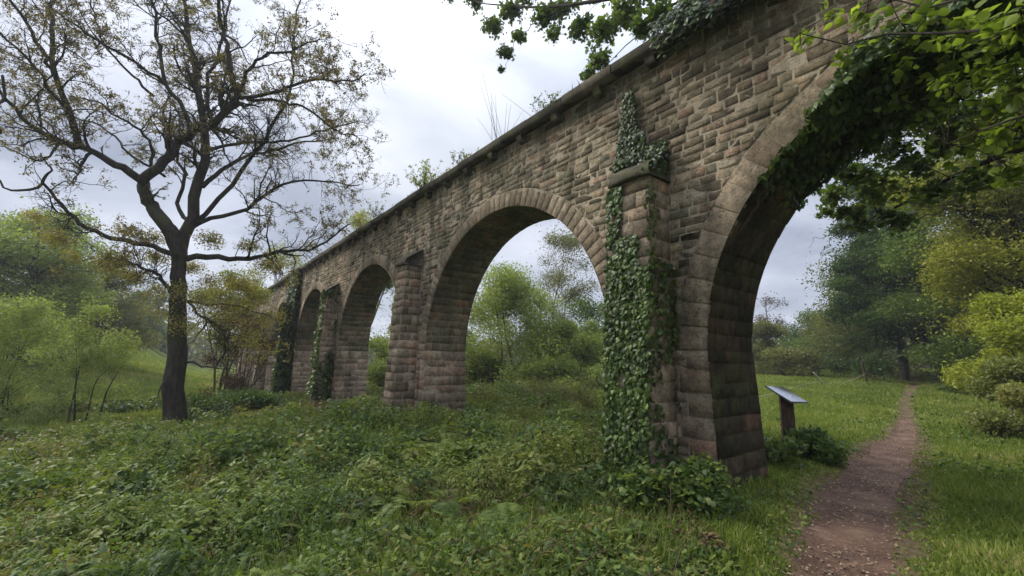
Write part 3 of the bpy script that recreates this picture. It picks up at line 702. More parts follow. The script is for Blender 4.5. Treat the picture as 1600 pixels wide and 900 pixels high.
# ---------------------------------------------------------------- trees
def lump(centers, radii, n, flat=.75, r=None, shell=.55):
    r = r or rng
    w = radii ** 2; k = r.choice(len(centers), n, p=w / w.sum())
    d = nz(r.normal(size=(n, 3))); rad = radii[k] * (shell + (1 - shell) * r.random(n) ** .6) * (1 + .12 * r.normal(size=n))
    d[:, 2] *= flat
    return centers[k] + d * rad[:, None], k
def tree(name, label, cat, base, height, crown, lumps, nleaf, lsize, mat, bark=None, group=None, trunk_r=.15, stems=1, shape='diamond', flat=.7, lean=(0, 0), shell=.45, seed=1, crown_z=(.35, 1.0), lumpr=(.22, .42), twigs=250, tapers=True, up=.6):
    """trunk and limbs grown to the leaf clumps of an uneven crown; crown=(rx, ry) half widths"""
    r = np.random.default_rng(seed); bx, by = base[0], base[1]; bz = float(terrain(np.array([bx]), np.array([by]))[0]) - .05
    root = empty(name, (bx, by, bz), label, cat, group); B = np.array([bx, by, bz])
    H = height; z0, z1 = crown_z
    u = r.random((lumps, 3)); th = u[:, 0] * 2 * np.pi; zz = z0 + (z1 - z0) * u[:, 1]; zc = (zz - z0) / (z1 - z0)
    prof = np.sin(np.pi * np.clip(.12 + .80 * zc, 0, 1)) ** .7
    if z0 < .1: prof = .15 + .85 * np.sqrt(np.clip(1 - zc ** 2, 0, 1))
    rr_ = np.sqrt(u[:, 2]) * prof * .85
    C = B + np.stack([crown[0] * rr_ * np.cos(th) + lean[0] * zz, crown[1] * rr_ * np.sin(th) + lean[1] * zz, H * zz], -1)
    rad = (lumpr[0] + (lumpr[1] - lumpr[0]) * r.random(lumps)) * min(crown) * (.7 + .3 * prof)
    C[:, 2] = np.minimum(C[:, 2], bz + H - rad * .6)
    # wood
    Mw = Mesh(); mains = []
    for k in range(stems):
        o_ = np.array([r.normal() * .25, r.normal() * .25, 0]) * (stems > 1)
        t_ = C[r.integers(lumps)] if stems > 1 else B + np.array([lean[0] * .8, lean[1] * .8, H * .85])
        p = smoothpath([B + o_ - np.array([0, 0, .3]), B + o_ * 1.3 + np.array([0, 0, H * z0 * .6]), B + (t_ - B) * .55 + r.normal(size=3) * .05 * H, t_], 14)
        rd = trunk_r * np.linspace(1.15, .25, 14) * (1 if stems == 1 else .6 + .4 * r.random()); mains.append((p, rd))
        V, F = tubes(p[None], rd[None], 9 if stems == 1 else 6); Mw.add(V, F, .5)
    MP = np.stack([m[0] for m in mains]); MR = np.stack([m[1] for m in mains]); lim = []
    for k in range(lumps):
        q = MP[:, 5:].reshape(-1, 3); d = np.linalg.norm(q - C[k], axis=1) + 3.0 * np.maximum(0, q[:, 2] - C[k][2] + .25 * H * .5) + 2 * np.maximum(0, B[2] + .25 * z0 * H - q[:, 2]); j = d.argmin()
        p = smoothpath([q[j], (q[j] * .5 + C[k] * .5) + np.array([0, 0, -.02 * H]) + r.normal(size=3) * .03 * H, C[k]], 8)
        lim.append((p, MR[:, 5:].ravel()[j] * .5 * np.linspace(1, .2, 8)))
    LP = np.stack([l[0] for l in lim]); LR = np.stack([l[1] for l in lim]); V, F = tubes(LP, LR, 5); Mw.add(V, F, .5)
    if twigs:
        tp, tr = grow(LP, LR, twigs, .10 * H, .22 * H, 45, .25, 5, .25, .4, .5, r=r); V, F = tubes(tp, tr, 3); Mw.add(V, F, .5)
    Mw.build('trunk', bark or M_barkg, root, True)
    Ml = Mesh(); nl1 = int(nleaf * .8); P, k = lump(C, rad, nl1, flat, r, shell)
    if twigs:
        j = r.integers(0, twigs, nleaf - nl1); q = r.integers(1, 5, nleaf - nl1); P = np.concatenate([P, tp[j, q] + r.normal(size=(nleaf - nl1, 3)) * .03 * H]); k = np.concatenate([k, r.integers(0, lumps, nleaf - nl1)])
    # break the clumps up with gaps
    g = noise2(P[:, 0] * 1.0 + P[:, 2] * .7, P[:, 1] * .9 - P[:, 2], 2.4 / max(.6, min(crown) * .35), seed) > .2
    P = P[g]; k = k[g]; lt = r.random(lumps)
    add_leaves(Ml, P, lsize * (.6 + .8 * r.random(len(P))), shape, up, np.clip(.2 + .45 * lt[k] + .16 * r.normal(size=len(P)), 0, 1), r=r)
    Ml.build('crown', mat, root)
    return root

# ---- the large oak on the left, limbs laid out as they grow in the photograph
def oak():
    r = np.random.default_rng(5)
    gb = ground_at(272, 668); Y0 = float(gb[1]); base = np.array([gb[0], gb[1], float(terrain0(gb[0], gb[1])) - .05])
    root = empty('oak_tree', base, 'big spreading oak with dark bare limbs and sparse bronze young leaves', 'tree')
    sc = Y0 / FPX
    def L(pts, w0, w1, dy0=0., dy1=0., k=18):
        m = len(pts); P = [np.append(at(x, y, Y0 + dy0 + (dy1 - dy0) * i / (m - 1) + (.0 if i == 0 else .15 * r.normal())), 0) for i, (x, y) in enumerate(pts)]
        Q = smoothpath(np.array(P), k)[:, :3]; Q[1:-1] += r.normal(size=Q[1:-1].shape) * .035
        return Q, np.linspace(w0, w1, k) * sc / 2 * (.80 if w0 > 35 else .86)
    T = []
    T.append(L([(271, 690), (271, 640), (276, 560), (281, 470), (280, 400), (278, 380), (282, 362)], 38, 22, k=18))
    T[0] = (T[0][0], T[0][1] * (1 + .32 * np.exp(-np.arange(18) / 1.2)))
    T.append(L([(279, 400), (272, 368), (258, 348), (242, 329), (227, 302), (221, 280)], 28, 19, 0, -.3))
    T.append(L([(221, 282), (190, 262), (160, 245), (133, 233), (100, 224), (76, 217), (38, 188), (10, 150), (-20, 130)], 15, 4, -.3, -2.2))
    T.append(L([(221, 282), (245, 266), (265, 245), (272, 222), (295, 212), (325, 195), (350, 178), (368, 160)], 18, 11, -.3, -1.2))
    T.append(L([(368, 160), (368, 130), (360, 95), (350, 55), (340, 0), (330, -60)], 10, 4, -1.2, -2.0))
    T.append(L([(368, 158), (385, 115), (410, 85), (450, 80), (500, 60)], 7, 2, -1.2, -2.5))
    T.append(L([(372, 153), (415, 150), (460, 132), (500, 122), (545, 132), (570, 115)], 7, 2, -1.2, -2.3))
    T.append(L([(385, 155), (440, 158), (490, 175), (520, 205), (560, 215)], 6, 2, -1.2, -.6))
    T.append(L([(125, 230), (112, 190), (97, 150), (85, 120), (80, 60), (79, 0), (85, -60)], 11, 4, -.9, -1.6))
    T.append(L([(85, 120), (60, 70), (40, 30), (12, -5), (-10, -50)], 7, 3, -1.3, -2.6))
    T.append(L([(128, 231), (105, 175), (60, 110), (25, 70), (-10, 40)], 7, 3, -.9, -3.2))
    T.append(L([(302, 205), (285, 165), (262, 140), (250, 100), (247, 60), (236, 0), (230, -50)], 8, 3, -.8, -1.8))
    T.append(L([(255, 128), (215, 100), (170, 75), (110, 35), (70, 0)], 6, 2, -1., -3))
    T.append(L([(240, 150), (200, 110), (160, 72), (150, 30), (128, -30)], 5, 2, -.6, -1.4))
    T.append(L([(236, 262), (240, 230), (222, 205), (190, 185), (160, 160), (110, 150)], 6, 2, -.3, -1.))
    T.append(L([(260, 250), (262, 200), (252, 170), (268, 150)], 7, 3, -.3, .8))
    T.append(L([(280, 400), (288, 365), (304, 330), (312, 290), (320, 240), (324, 200), (314, 150), (302, 110), (298, 60), (285, 0), (280, -60)], 22, 5, .1, 1.2))
    T.append(L([(330, 200), (322, 130), (340, 90), (352, 40), (360, -20)], 9, 3, .8, 2.0))
    T.append(L([(316, 292), (345, 265), (380, 245), (420, 237), (470, 222), (530, 215)], 9, 2, .4, 2.4))
    T.append(L([(326, 235), (352, 228), (390, 220), (440, 224), (500, 205), (560, 190)], 7, 2, .6, 1.6))
    T.append(L([(285, 372), (310, 345), (350, 338), (400, 322), (425, 290), (470, 280), (520, 285), (560, 290)], 10, 2, .1, 1.8))
    T.append(L([(295, 345), (270, 320), (295, 280), (270, 240), (290, 210), (270, 160)], 8, 3, .2, 1.8))
    T.append(L([(295, 355), (330, 330), (380, 260), (410, 225), (440, 180), (460, 120), (455, 60), (470, 0)], 9, 3, .2, 2.6))
    T.append(L([(292, 404), (325, 398), (352, 406), (400, 404), (440, 390), (482, 394), (520, 372), (545, 350)], 12, 2, 0, .6))
    T.append(L([(266, 396), (224, 380), (172, 374), (140, 358), (108, 338), (78, 300), (66, 285)], 10, 4, 0, -1.5))
    T.append(L([(66, 285), (82, 268), (70, 250)], 5, 2, -1.5, -1.7, 8))
    T.append(L([(66, 287), (45, 298), (22, 303), (0, 285), (-20, 262)], 5, 1.5, -1.5, -1.9, 10))
    T.append(L([(272, 460), (250, 430), (224, 418), (190, 404), (165, 402)], 8, 2, 0, -1.2))
    T.append(L([(292, 470), (300, 484), (324, 500), (344, 506), (350, 520), (358, 530), (348, 556), (338, 575)], 5, 1.2, -.2, -.8))
    T.append(L([(324, 502), (312, 518), (298, 535)], 3, 1, -.5, -.6, 8))
    T.append(L([(292, 566), (330, 574), (368, 577)], 4, 1, -.1, -.5, 8))
    T.append(L([(262, 596), (248, 608), (238, 622), (242, 634)], 3, 1, -.3, -.8, 8))
    T.append(L([(290, 470), (330, 476), (362, 474), (388, 482), (420, 498), (432, 500)], 5, 1.2, 0, -.3, 10))
    T.append(L([(258, 276), (200, 240), (170, 200), (140, 190), (60, 170), (10, 190)], 5, 2, .5, 1.8))
    T.append(L([(0, 208), (-12, 180), (0, 160), (4, 118)], 6, 4, -2.4, -2.6, 8))
    k0 = 18; A = [t for t in T if len(t[0]) == k0]; Bs = [t for t in T if len(t[0]) != k0]
    Mw = Mesh(); V, F = tubes(T[0][0][None], T[0][1][None], 16); Mw.add(V, F)
    P1_ = np.stack([t[0] for t in A[1:]]); R1_ = np.stack([t[1] for t in A[1:]]); V, F = tubes(P1_, R1_, 8); Mw.add(V, F)
    for p, q in Bs: V, F = tubes(p[None], q[None], 6); Mw.add(V, F)
    wt = np.ones(len(P1_)); wt[0] = .1; wt[[i for i, t in enumerate(A[1:]) if t[0][-1][2] < 3.0]] = .35
    P2_, R2_ = grow(P1_, R1_, 340, .8, 2.5, 52, .12, 8, .30, .25, .5, .25, wt, r); R2_ = np.clip(R2_, .006, .06)
    P3_, R3_ = grow(P2_, R2_, 2300, .35, 1.15, 50, .10, 6, .34, .2, .6, .3, None, r); R3_ = np.clip(R3_, .0045, .03)
    P3b, R3b = grow(P1_, R1_, 420, .3, 1.0, 60, .15, 6, .34, .25, .3, .3, wt, r); R3b = np.clip(R3b, .0045, .02)
    P3_ = np.concatenate([P3_, P3b]); R3_ = np.concatenate([R3_, R3b])
    P4_, R4_ = grow(P3_, R3_, 14000, .12, .42, 50, .08, 4, .35, .2, .7, .5, None, r); R4_ = np.clip(R4_, .003, .012)
    for P, Q, m in ((P2_, R2_, 5), (P3_, R3_, 4), (P4_, R4_, 3)):
        V, F = tubes(P, Q, m); Mw.add(V, F)
    n = 92000; i = r.permutation(len(P4_))[:int(len(P4_) * .62)][r.integers(0, int(len(P4_) * .62), n)]; q = r.integers(1, 4, n)
    P = P4_[i, q] + r.normal(size=(n, 3)) * .032
    g = noise2(P[:, 0] + P[:, 2] * .5, P[:, 2] - P[:, 1] * .4, .8, 77) > .28 + .12 * r.random(n); P = P[g]
    low = S((5.5 - P[:, 2]) / 4)
    # more, yellower leaves low round the trunk
    j = r.integers(0, len(P4_), 60000); Q = P4_[j, 3]; m = (Q[:, 2] < 4.7) & (r.random(len(Q)) < .9); Q = Q[m] + r.normal(size=(m.sum(), 3)) * .12
    cl = np.stack([base + np.array([a, b, c]) for a, b, c in ((-.1, -.4, 4.6), (.5, -.2, 4.1), (-.7, -.3, 3.9), (.2, -.5, 3.5), (1.3, 0, 3.7), (-1.0, -.2, 4.6), (.7, 0, 4.9), (1.9, .2, 4.4), (2.8, .2, 3.9), (2.3, -.3, 3.2))]); cp, _ = lump(cl, np.full(10, .62), 4500, .7, r, .1)
    gp = np.array([at(a, b, Y0 + .8 * r.normal()) for a, b in ((120, 400), (165, 412), (215, 432), (245, 402), (330, 436), (375, 446), (352, 482), (300, 418), (420, 415), (392, 384), (190, 362), (480, 385), (90, 372), (330, 375), (240, 372), (60, 340))])
    gl, _ = lump(gp, .40 + .25 * r.random(len(gp)), 15000, .6, r, .0); gtw, gtr = grow(P1_[[i for i, t in enumerate(A[1:]) if t[0][-1][2] < 6.0]], R1_[[i for i, t in enumerate(A[1:]) if t[0][-1][2] < 6.0]], 260, .5, 1.5, 55, -.05, 6, .3, .2, .3, .3, None, r); V, F = tubes(gtw, np.clip(gtr, .004, .012), 3); Mw.add(V, F); Mw.build('trunk', M_bark, root, True); gl = gl[noise2(gl[:, 0] * 1.3, gl[:, 2] * 1.3 + gl[:, 1], 1.6, 97) > .38]; cp = np.concatenate([cp, gl])
    P = np.concatenate([P, Q, cp]); low = np.concatenate([low, np.ones(len(Q)) * .7, np.ones(len(cp)) * .8])
    Ml = Mesh(); add_leaves(Ml, P, .068 * (.6 + .8 * r.random(len(P))), 'diamond', .3, np.clip(.12 + .5 * low + .2 * r.normal(size=len(P)), 0, 1), r=r)
    Ml.build('crown', M_oakleaf, root)
oak()

# ---- trees beyond the arches
def put(px, py, Y, *a, **k):
    p = at(px, py, Y); return (p[0], p[1])
def hpx(px, ytop, Y, x, y):
    """real height of something whose top shows at (px, ytop) when it stands Y away"""
    return float(at(px, ytop, Y)[2] - terrain0(x, y))
def T_(name, label, px, ytop, Y, wpx, lumps, nleaf, lsize, mat, cat='tree', dy=1.0, **k):
    x, y = put(px, 560, Y); h = hpx(px, ytop, Y, x, y) * 1.03; w = wpx / FPX * Y / 2 * 1.08; nleaf = int(nleaf * 1.55); lsize = lsize * 1.12
    return tree(name, label, cat, (x, y), h, (w, w * dy), lumps, nleaf, lsize, mat, **k)
T_('willow_tree', 'pale green willow behind the second arch, rounded with many thin stems', 798, 425, 25, 200, 34, 36000, .11, M_willow, stems=7, trunk_r=.09, seed=3, crown_z=(.08, 1.), twigs=500, bark=M_twig, flat=.8, shape='diamond')
T_('willow_tree', 'lower rounded willow bush leaning right behind the second arch', 905, 505, 23, 130, 18, 19000, .10, M_willow, stems=5, trunk_r=.06, seed=4, crown_z=(.03, 1.), twigs=250, bark=M_twig, flat=.8)
T_('tall_tree', 'tall thin-leaved tree rising above the willows in the second arch', 886, 366, 38, 125, 26, 9000, .13, M_olive, stems=2, trunk_r=.16, seed=5, crown_z=(.3, 1.), twigs=700, bark=M_twig, shell=.1)
T_('willow_bush', 'low pale bush spreading at the feet of the willows in the second arch', 850, 560, 22, 150, 16, 12000, .10, M_willow, stems=4, trunk_r=.04, seed=44, crown_z=(.0, 1.), cat='bush')
T_('willow_bush', 'mid green bush against the near leg of the second arch', 760, 545, 26, 110, 14, 10000, .11, M_green, stems=4, trunk_r=.04, seed=45, crown_z=(.0, 1.), cat='bush')
T_('green_tree', 'mid green tree low behind the tall thin-leaved tree in the second arch', 925, 470, 34, 150, 20, 16000, .15, M_green, seed=6, crown_z=(.1, 1.), stems=3)
T_('green_tree', 'bushy green tree glimpsed through the third arch', 612, 418, 27, 110, 20, 16000, .12, M_willow, seed=7, crown_z=(.1, 1.), stems=4)
T_('green_tree', 'leafy tree half hidden by the second pier', 705, 440, 33, 110, 16, 12000, .14, M_green, seed=8, crown_z=(.12, 1.), stems=3)
T_('hedgerow_tree', 'light olive bush tree beside the leg of the nearest arch', 1196, 506, 36, 110, 14, 12000, .15, M_olive, seed=10, crown_z=(.05, 1.), stems=4, group='hedgerow trees beyond the field')
T_('hedgerow_tree', 'broad green hedgerow tree in the middle of the nearest arch opening', 1262, 488, 42, 150, 28, 16000, .16, M_green, seed=11, crown_z=(.05, 1.), stems=4, twigs=400, group='hedgerow trees beyond the field')
T_('hedgerow_tree', 'olive hedgerow tree between the broad green one and the dark oak', 1325, 500, 40, 120, 20, 12000, .15, M_olive, seed=12, crown_z=(.05, 1.), stems=3, group='hedgerow trees beyond the field')
T_('bare_tree', 'thin nearly leafless tree poking above the hedgerow beside the arch leg', 1205, 468, 45, 70, 12, 700, .15, M_brown, seed=13, crown_z=(.35, 1.), stems=2, twigs=700, bark=M_twig, group='hedgerow trees beyond the field')
T_('hedgerow_bush', 'low olive bush at the foot of the hedgerow near the sign', 1215, 545, 31, 120, 14, 9000, .13, M_olive, seed=14, crown_z=(.02, 1.), stems=3, cat='bush')
T_('dark_oak', 'large dark green oak beside the path with low sweeping limbs', 1410, 285, 28, 190, 70, 75000, .15, M_dark, seed=15, crown_z=(.04, 1.), trunk_r=.24, twigs=500, bark=M_bark, lumpr=(.2, .34), flat=.5)
T_('green_tree', 'shaded spreading tree behind the end of the path', 1500, 370, 31, 360, 60, 60000, .17, M_olive, seed=16, crown_z=(.04, 1.), stems=3)
T_('yellow_tree', 'large yellow-green tree arching over the right side of the path', 1612, 170, 15, 270, 56, 60000, .10, M_yellow, seed=17, crown_z=(.26, 1.), trunk_r=.2, twigs=500, bark=M_bark, flat=.55)
T_('yellow_bush', 'bright yellow-green bush at the right edge beside the path', 1622, 458, 12.5, 185, 20, 22000, .085, M_bright, seed=18, crown_z=(.12, 1.), stems=4, trunk_r=.05, cat='bush')
T_('bramble_bush', 'pale pinkish-green bramble bush in front of the bright yellow-green bush', 1632, 562, 10.5, 190, 14, 15000, .075, M_pink, seed=19, crown_z=(.02, 1.), stems=5, trunk_r=.03, cat='bush')
T_('green_tree', 'fresh green tree filling the gap between the dark oak and the yellow-green tree', 1530, 300, 22, 200, 34, 30000, .13, M_green, seed=48, crown_z=(.05, 1.), trunk_r=.12, flat=.6)
T_('leafy_bush', 'mid green bush at the right edge between the bright yellow-green bush and the path end', 1545, 520, 20, 130, 16, 12000, .11, M_green, seed=46, crown_z=(.0, 1.), stems=4, trunk_r=.04, cat='bush')
T_('bramble_bush', 'low pale bramble mound spilling onto the grass at the right edge', 1600, 600, 9.5, 120, 12, 9000, .07, M_pink, seed=47, crown_z=(.0, 1.), stems=5, trunk_r=.02, cat='bush')
# ---- left side
T_('green_tree', 'mid green broad tree at the left edge behind the thicket', 20, 325, 27, 250, 40, 36000, .16, M_willow, seed=20, crown_z=(.15, 1.), trunk_r=.3, flat=.5, bark=M_bark)
T_('green_tree', 'olive tree between the broad left edge tree and the big oak', 150, 392, 33, 150, 26, 20000, .16, M_olive, seed=21, crown_z=(.05, 1.), flat=.6)
T_('sapling', 'pale yellow-green sapling thicket at the left edge in the meadow', 30, 470, 17, 210, 40, 22000, .075, M_willow, seed=22, crown_z=(.02, 1.), stems=9, trunk_r=.035, twigs=500, bark=M_bark, shell=.1, cat='bush')
T_('sapling', 'thin yellowish sapling with curved dark stems left of the oak trunk', 138, 478, 16, 130, 26, 8000, .07, M_willow, seed=23, crown_z=(.06, 1.), stems=6, trunk_r=.04, twigs=300, bark=M_bark, shell=.1, cat='bush')
T_('dark_bush', 'dark rounded bush at the top of the meadow behind the oak', 215, 440, 60, 85, 14, 9000, .22, M_dark, seed=24, crown_z=(.02, 1.), stems=3, cat='bush')
T_('young_tree', 'golden green young tree between the oak and the far end of the viaduct', 352, 425, 22, 110, 20, 11000, .10, M_yellow, seed=25, crown_z=(.45, 1.), stems=4, trunk_r=.06, twigs=400, bark=M_twig, shell=.2)
T_('young_tree', 'golden tree rising behind the coping at the far end of the viaduct', 440, 392, 42, 130, 20, 11000, .17, M_yellow, seed=26, crown_z=(.2, 1.), stems=2)
T_('young_tree', 'sunlit tree top just above the coping right of the oak branches', 545, 335, 38, 120, 20, 9000, .14, M_yellow, seed=27, crown_z=(.3, 1.), stems=2, shell=.2)
T_('twiggy_bush', 'brown bare-stemmed thicket between the oak and the ivy-covered pier', 378, 500, 20, 100, 22, 7000, .08, M_brown, seed=28, crown_z=(.05, 1.), stems=16, trunk_r=.035, twigs=900, bark=M_twig, shell=.1, cat='bush')
T_('dark_bush', 'dark green bush at the foot of the bare-stemmed thicket', 372, 612, 17, 150, 16, 12000, .085, M_dark, seed=29, crown_z=(.0, 1.), stems=4, trunk_r=.03, cat='bush')
T_('dark_bush', 'small round dark bush in the meadow left of the oak trunk', 205, 625, 21, 50, 8, 4000, .09, M_dark, seed=30, crown_z=(.0, 1.), stems=3, trunk_r=.02, cat='bush')

# ---- broadleaf tree standing on the far side of the viaduct, its branches reach over the coping and behind the arch
def branchy(name, label, base, th, trunk_r, limbs, blobs, mat, lsize, shape, seed, bark, per, tws=.012, cat='tree'):
    """limbs: polylines of world points; blobs: (centre, radius, n leaves)"""
    r = np.random.default_rng(seed); root = empty(name, base, label, cat)
    Mw = Mesh(); top = np.asarray(base) + np.array([0, 0, th])
    p = smoothpath([np.asarray(base) - [0, 0, .2], (np.asarray(base) + top) / 2 + [.1, .1, 0], top], 12); V, F = tubes(p[None], (trunk_r * np.linspace(1.2, .6, 12))[None], 10); Mw.add(V, F)
    LP, LR = [], []
    for pts, r0, r1 in limbs:
        q = smoothpath(pts, 16); q[1:-1] += r.normal(size=q[1:-1].shape) * .03; LP.append(q); LR.append(np.linspace(r0, r1, 16))
    LP = np.stack(LP); LR = np.stack(LR); V, F = tubes(LP, LR, 7); Mw.add(V, F)
    C = np.array([b[0] for b in blobs]); rad = np.array([b[1] for b in blobs]); cnt = [b[2] for b in blobs]
    tw = []; P = []; K = []
    flat_ = LP.reshape(-1, 3)
    for k in range(len(C)):
        d = np.linalg.norm(flat_ - C[k], axis=1); j = d.argmin()
        a = flat_[j]; tw.append(smoothpath([a, (a + C[k]) / 2 + r.normal(size=3) * .12 * d[j] ** .5, C[k]], 8))
        n = cnt[k]; m = max(3, n // per)
    tw = np.stack(tw); tr = np.broadcast_to(np.linspace(tws, tws * .4, 8), (len(C), 8)); V, F = tubes(tw, tr, 5); Mw.add(V, F)
    # twigs inside each blob, leaves along them
    for k in range(len(C)):
        n = cnt[k]; m = max(3, n // per)
        e = C[k] + nz(r.normal(size=(m, 3))) * rad[k] * (.35 + .65 * r.random((m, 1))) * np.array([1, 1, .75]) + np.array([0, 0, -.12 * rad[k]])
        s0 = tw[k][r.integers(4, 8, m)]
        mid = (s0 + e) / 2 + r.normal(size=(m, 3)) * .1 * rad[k]
        t = np.linspace(0, 1, 5)[None, :, None]; Q = (1 - t) ** 2 * s0[:, None] + 2 * t * (1 - t) * mid[:, None] + t ** 2 * e[:, None]
        V, F = tubes(Q, np.broadcast_to(np.linspace(.0055, .002, 5), (m, 5)), 3); Mw.add(V, F)
        i = r.integers(0, m, n); f = .35 + .65 * r.random(n); q_ = (f * 3.999).astype(int); fr = (f * 3.999 - q_)[:, None]
        P.append(Q[i, q_] * (1 - fr) + Q[i, q_ + 1] * fr + r.normal(size=(n, 3)) * lsize * .45); K.append(np.full(n, r.random()))
    Mw.build('trunk', bark, root, True)
    P = np.concatenate(P); K = np.concatenate(K); n = len(P)
    nn = nz(r.normal(size=(n, 3)) * .75 + np.array([0, 0, .9])); t = r.normal(size=(n, 3)) + np.array([0, 0, -.35]); t = nz(t - (t * nn).sum(1, keepdims=True) * nn)
    Ml = Mesh(); add_leaves(Ml, P, lsize * (.55 + .7 * r.random(n)), shape, tint=np.clip(.15 + .5 * K + .2 * r.normal(size=n), 0, 1), nn=nn, t=t)
    Ml.build('crown', mat, root); return root
def Dz(px, py, D): return atD(px, py, D)
gb = W(-3.9, 9.6, 0); gb[2] = float(terrain0(gb[0], gb[1])) - .05
bl = []
for px, py, D, rad, n in [(770, 40, 7.4, .42, 200), (800, 15, 7.6, .5, 220), (790, 80, 7.3, .28, 110), (850, 25, 7.4, .45, 190), (880, 10, 7.8, .5, 200), (905, 45, 7.2, .35, 150), (935, 90, 7.1, .32, 140), (940, 50, 7.2, .45, 200), (975, 20, 7.6, .5, 200), (1000, 45, 7.0, .3, 120), (920, 118, 6.9, .2, 60), (1035, 15, 7.2, .45, 180), (745, 5, 7.8, .4, 130), (700, -10, 8.0, .4, 110), (825, -20, 7.8, .6, 200), (1060, 30, 7.2, .4, 160), (920, -30, 7.8, .7, 220), (1000, -30, 7.8, .7, 220), (812, 55, 7.3, .25, 80), (865, 55, 7.2, .2, 70), (782, 108, 7.3, .13, 26),
                          (1090, -10, 7.4, .5, 180)]:
    bl.append((Dz(px, py, D), rad * 1.15, int(n * 2.6)))
# through the arch, behind the vault edge
for px, py, D, rad, n in [(1300, 300, 9.5, .45, 200), (1330, 330, 9.8, .5, 230), (1370, 290, 9.4, .6, 280), (1400, 340, 9.8, .55, 250), (1345, 265, 9.2, .5, 240), (1420, 250, 9.4, .6, 280), (1310, 262, 9.0, .32, 110), (1450, 300, 9.6, .6, 260), (1390, 225, 9.2, .5, 220), (1480, 220, 9.3, .7, 280), (1530, 280, 9.6, .6, 260), (1350, 355, 10., .28, 80), (1285, 325, 9.8, .25, 60), (1500, 170, 9.2, .6, 240), (1440, 190, 9.2, .5, 220), (1560, 210, 9.3, .7, 260), (1590, 150, 9.2, .7, 260)]:
    bl.append((Dz(px, py, D), rad * .8, n))
tp = gb + np.array([0, 0, 5.0])
tree_limbs = [([tp, W(-1.5, 8.6, 7.4), Dz(1120, -30, 7.3), Dz(1000, -5, 7.4), Dz(900, 5, 7.3), Dz(830, 12, 7.4), Dz(770, 8, 7.5), Dz(715, -4, 7.7)], .10, .008),
              ([tp, W(-1.5, 8.4, 6.9), Dz(1110, -10, 7.0), Dz(1040, 20, 7.0), Dz(975, 60, 7.0), Dz(940, 110, 6.95)], .07, .006),
              ([Dz(1400, 330, 9.7), Dz(1345, 346, 9.7), Dz(1318, 358, 9.6), Dz(1296, 376, 9.6), Dz(1284, 404, 9.6)], .012, .003),
              ([Dz(1330, 352, 9.7), Dz(1300, 366, 9.6), Dz(1275, 372, 9.5), Dz(1262, 384, 9.5)], .007, .002),
              ([Dz(1318, 358, 9.6), Dz(1305, 340, 9.6), Dz(1300, 318, 9.6)], .006, .002),
              ([Dz(900, 5, 7.3), Dz(850, 30, 7.3), Dz(805, 60, 7.3), Dz(790, 100, 7.3)], .02, .005),
              ([tp, W(-1.5, 8.8, 7.2), W(1.0, 8.0, 8.4), W(3.0, 7.7, 8.9), W(5., 7.6, 9.2)], .14, .02),
              ([tp, W(-1.2, 8.6, 6.6), W(1.3, 7.8, 7.6), W(3.2, 7.3, 7.7), W(4.2, 7.1, 7.4)], .10, .012),
              ([tp - [0, 0, 1.5], W(-2.2, 9.4, 4.6), W(-.4, 9.4, 4.8), W(1.0, 9.6, 4.6), W(2.0, 9.8, 4.1)], .10, .012),
              ([tp - [0, 0, .5], W(-2.2, 9.2, 5.8), W(-.6, 9.2, 6.0), W(.8, 9.3, 5.6)], .09, .012),
              ([tp, tp + [0.2, -.3, 2.], tp + [.4, -.2, 4.]], .12, .04)]
branchy('sycamore_tree', 'sycamore behind the viaduct with leafy boughs reaching over the coping and below the vault', gb, 5.2, .26, tree_limbs, bl, M_green, .10, 'maple', 41, M_bark, 7, .009)
# ---- near tree at the right of the camera, its leaves overhang in front of the arch
gb = np.array([5.2, -.9, 0]); gb[2] = float(terrain0(gb[0], gb[1])) - .05
bl = []
for px, py, Y, rad, n in [(1560, 60, 2.6, .30, 46), (1500, 50, 2.9, .28, 40), (1590, 120, 2.7, .30, 46), (1530, 120, 3.0, .28, 40), (1440, 60, 3.3, .25, 26), (1480, 110, 3.3, .25, 30), (1600, 200, 2.9, .3, 40), (1420, 20, 3.0, .24, 24), (1350, 15, 3.2, .22, 16), (1330, 80, 3.6, .22, 16), (1270, 50, 3.6, .16, 10), (1400, 100, 3.5, .22, 20), (1460, 170, 3.7, .25, 30), (1540, 190, 3.4, .28, 34), (1380, 150, 3.8, .2, 16), (1600, 30, 2.4, .3, 46), (1300, 25, 3.5, .16, 9), (1590, 270, 3.2, .24, 28), (1510, 240, 3.6, .22, 24)]:
    bl.append((at(px, py, Y + .25), rad * 1.1, int(n * 2.0)))
tp = gb + np.array([0, 0, 3.6])
near_limbs = [([tp, np.array([4.5, .6, 4.1]), at(1600, -60, 2.3), at(1520, 5, 2.9), at(1440, 40, 3.2), at(1390, -3, 3.3)], .05, .006),
              ([tp - [0, 0, .4], np.array([4.6, 1.0, 3.6]), at(1640, 60, 2.4), at(1540, 45, 2.9), at(1437, 70, 3.3), at(1363, 82, 3.5), at(1310, 68, 3.6), at(1250, 52, 3.7)], .04, .004),
              ([tp - [0, 0, .8], np.array([4.4, 1.2, 3.2]), at(1650, 150, 2.6), at(1560, 190, 3.2), at(1480, 225, 3.6)], .04, .005)]
branchy('hazel_tree', 'near tree at the right edge with large fresh leaves hanging in front of the arch', gb, 3.7, .11, near_limbs, bl, M_fresh, .085, 'lobed', 43, M_bark, 6, .005)

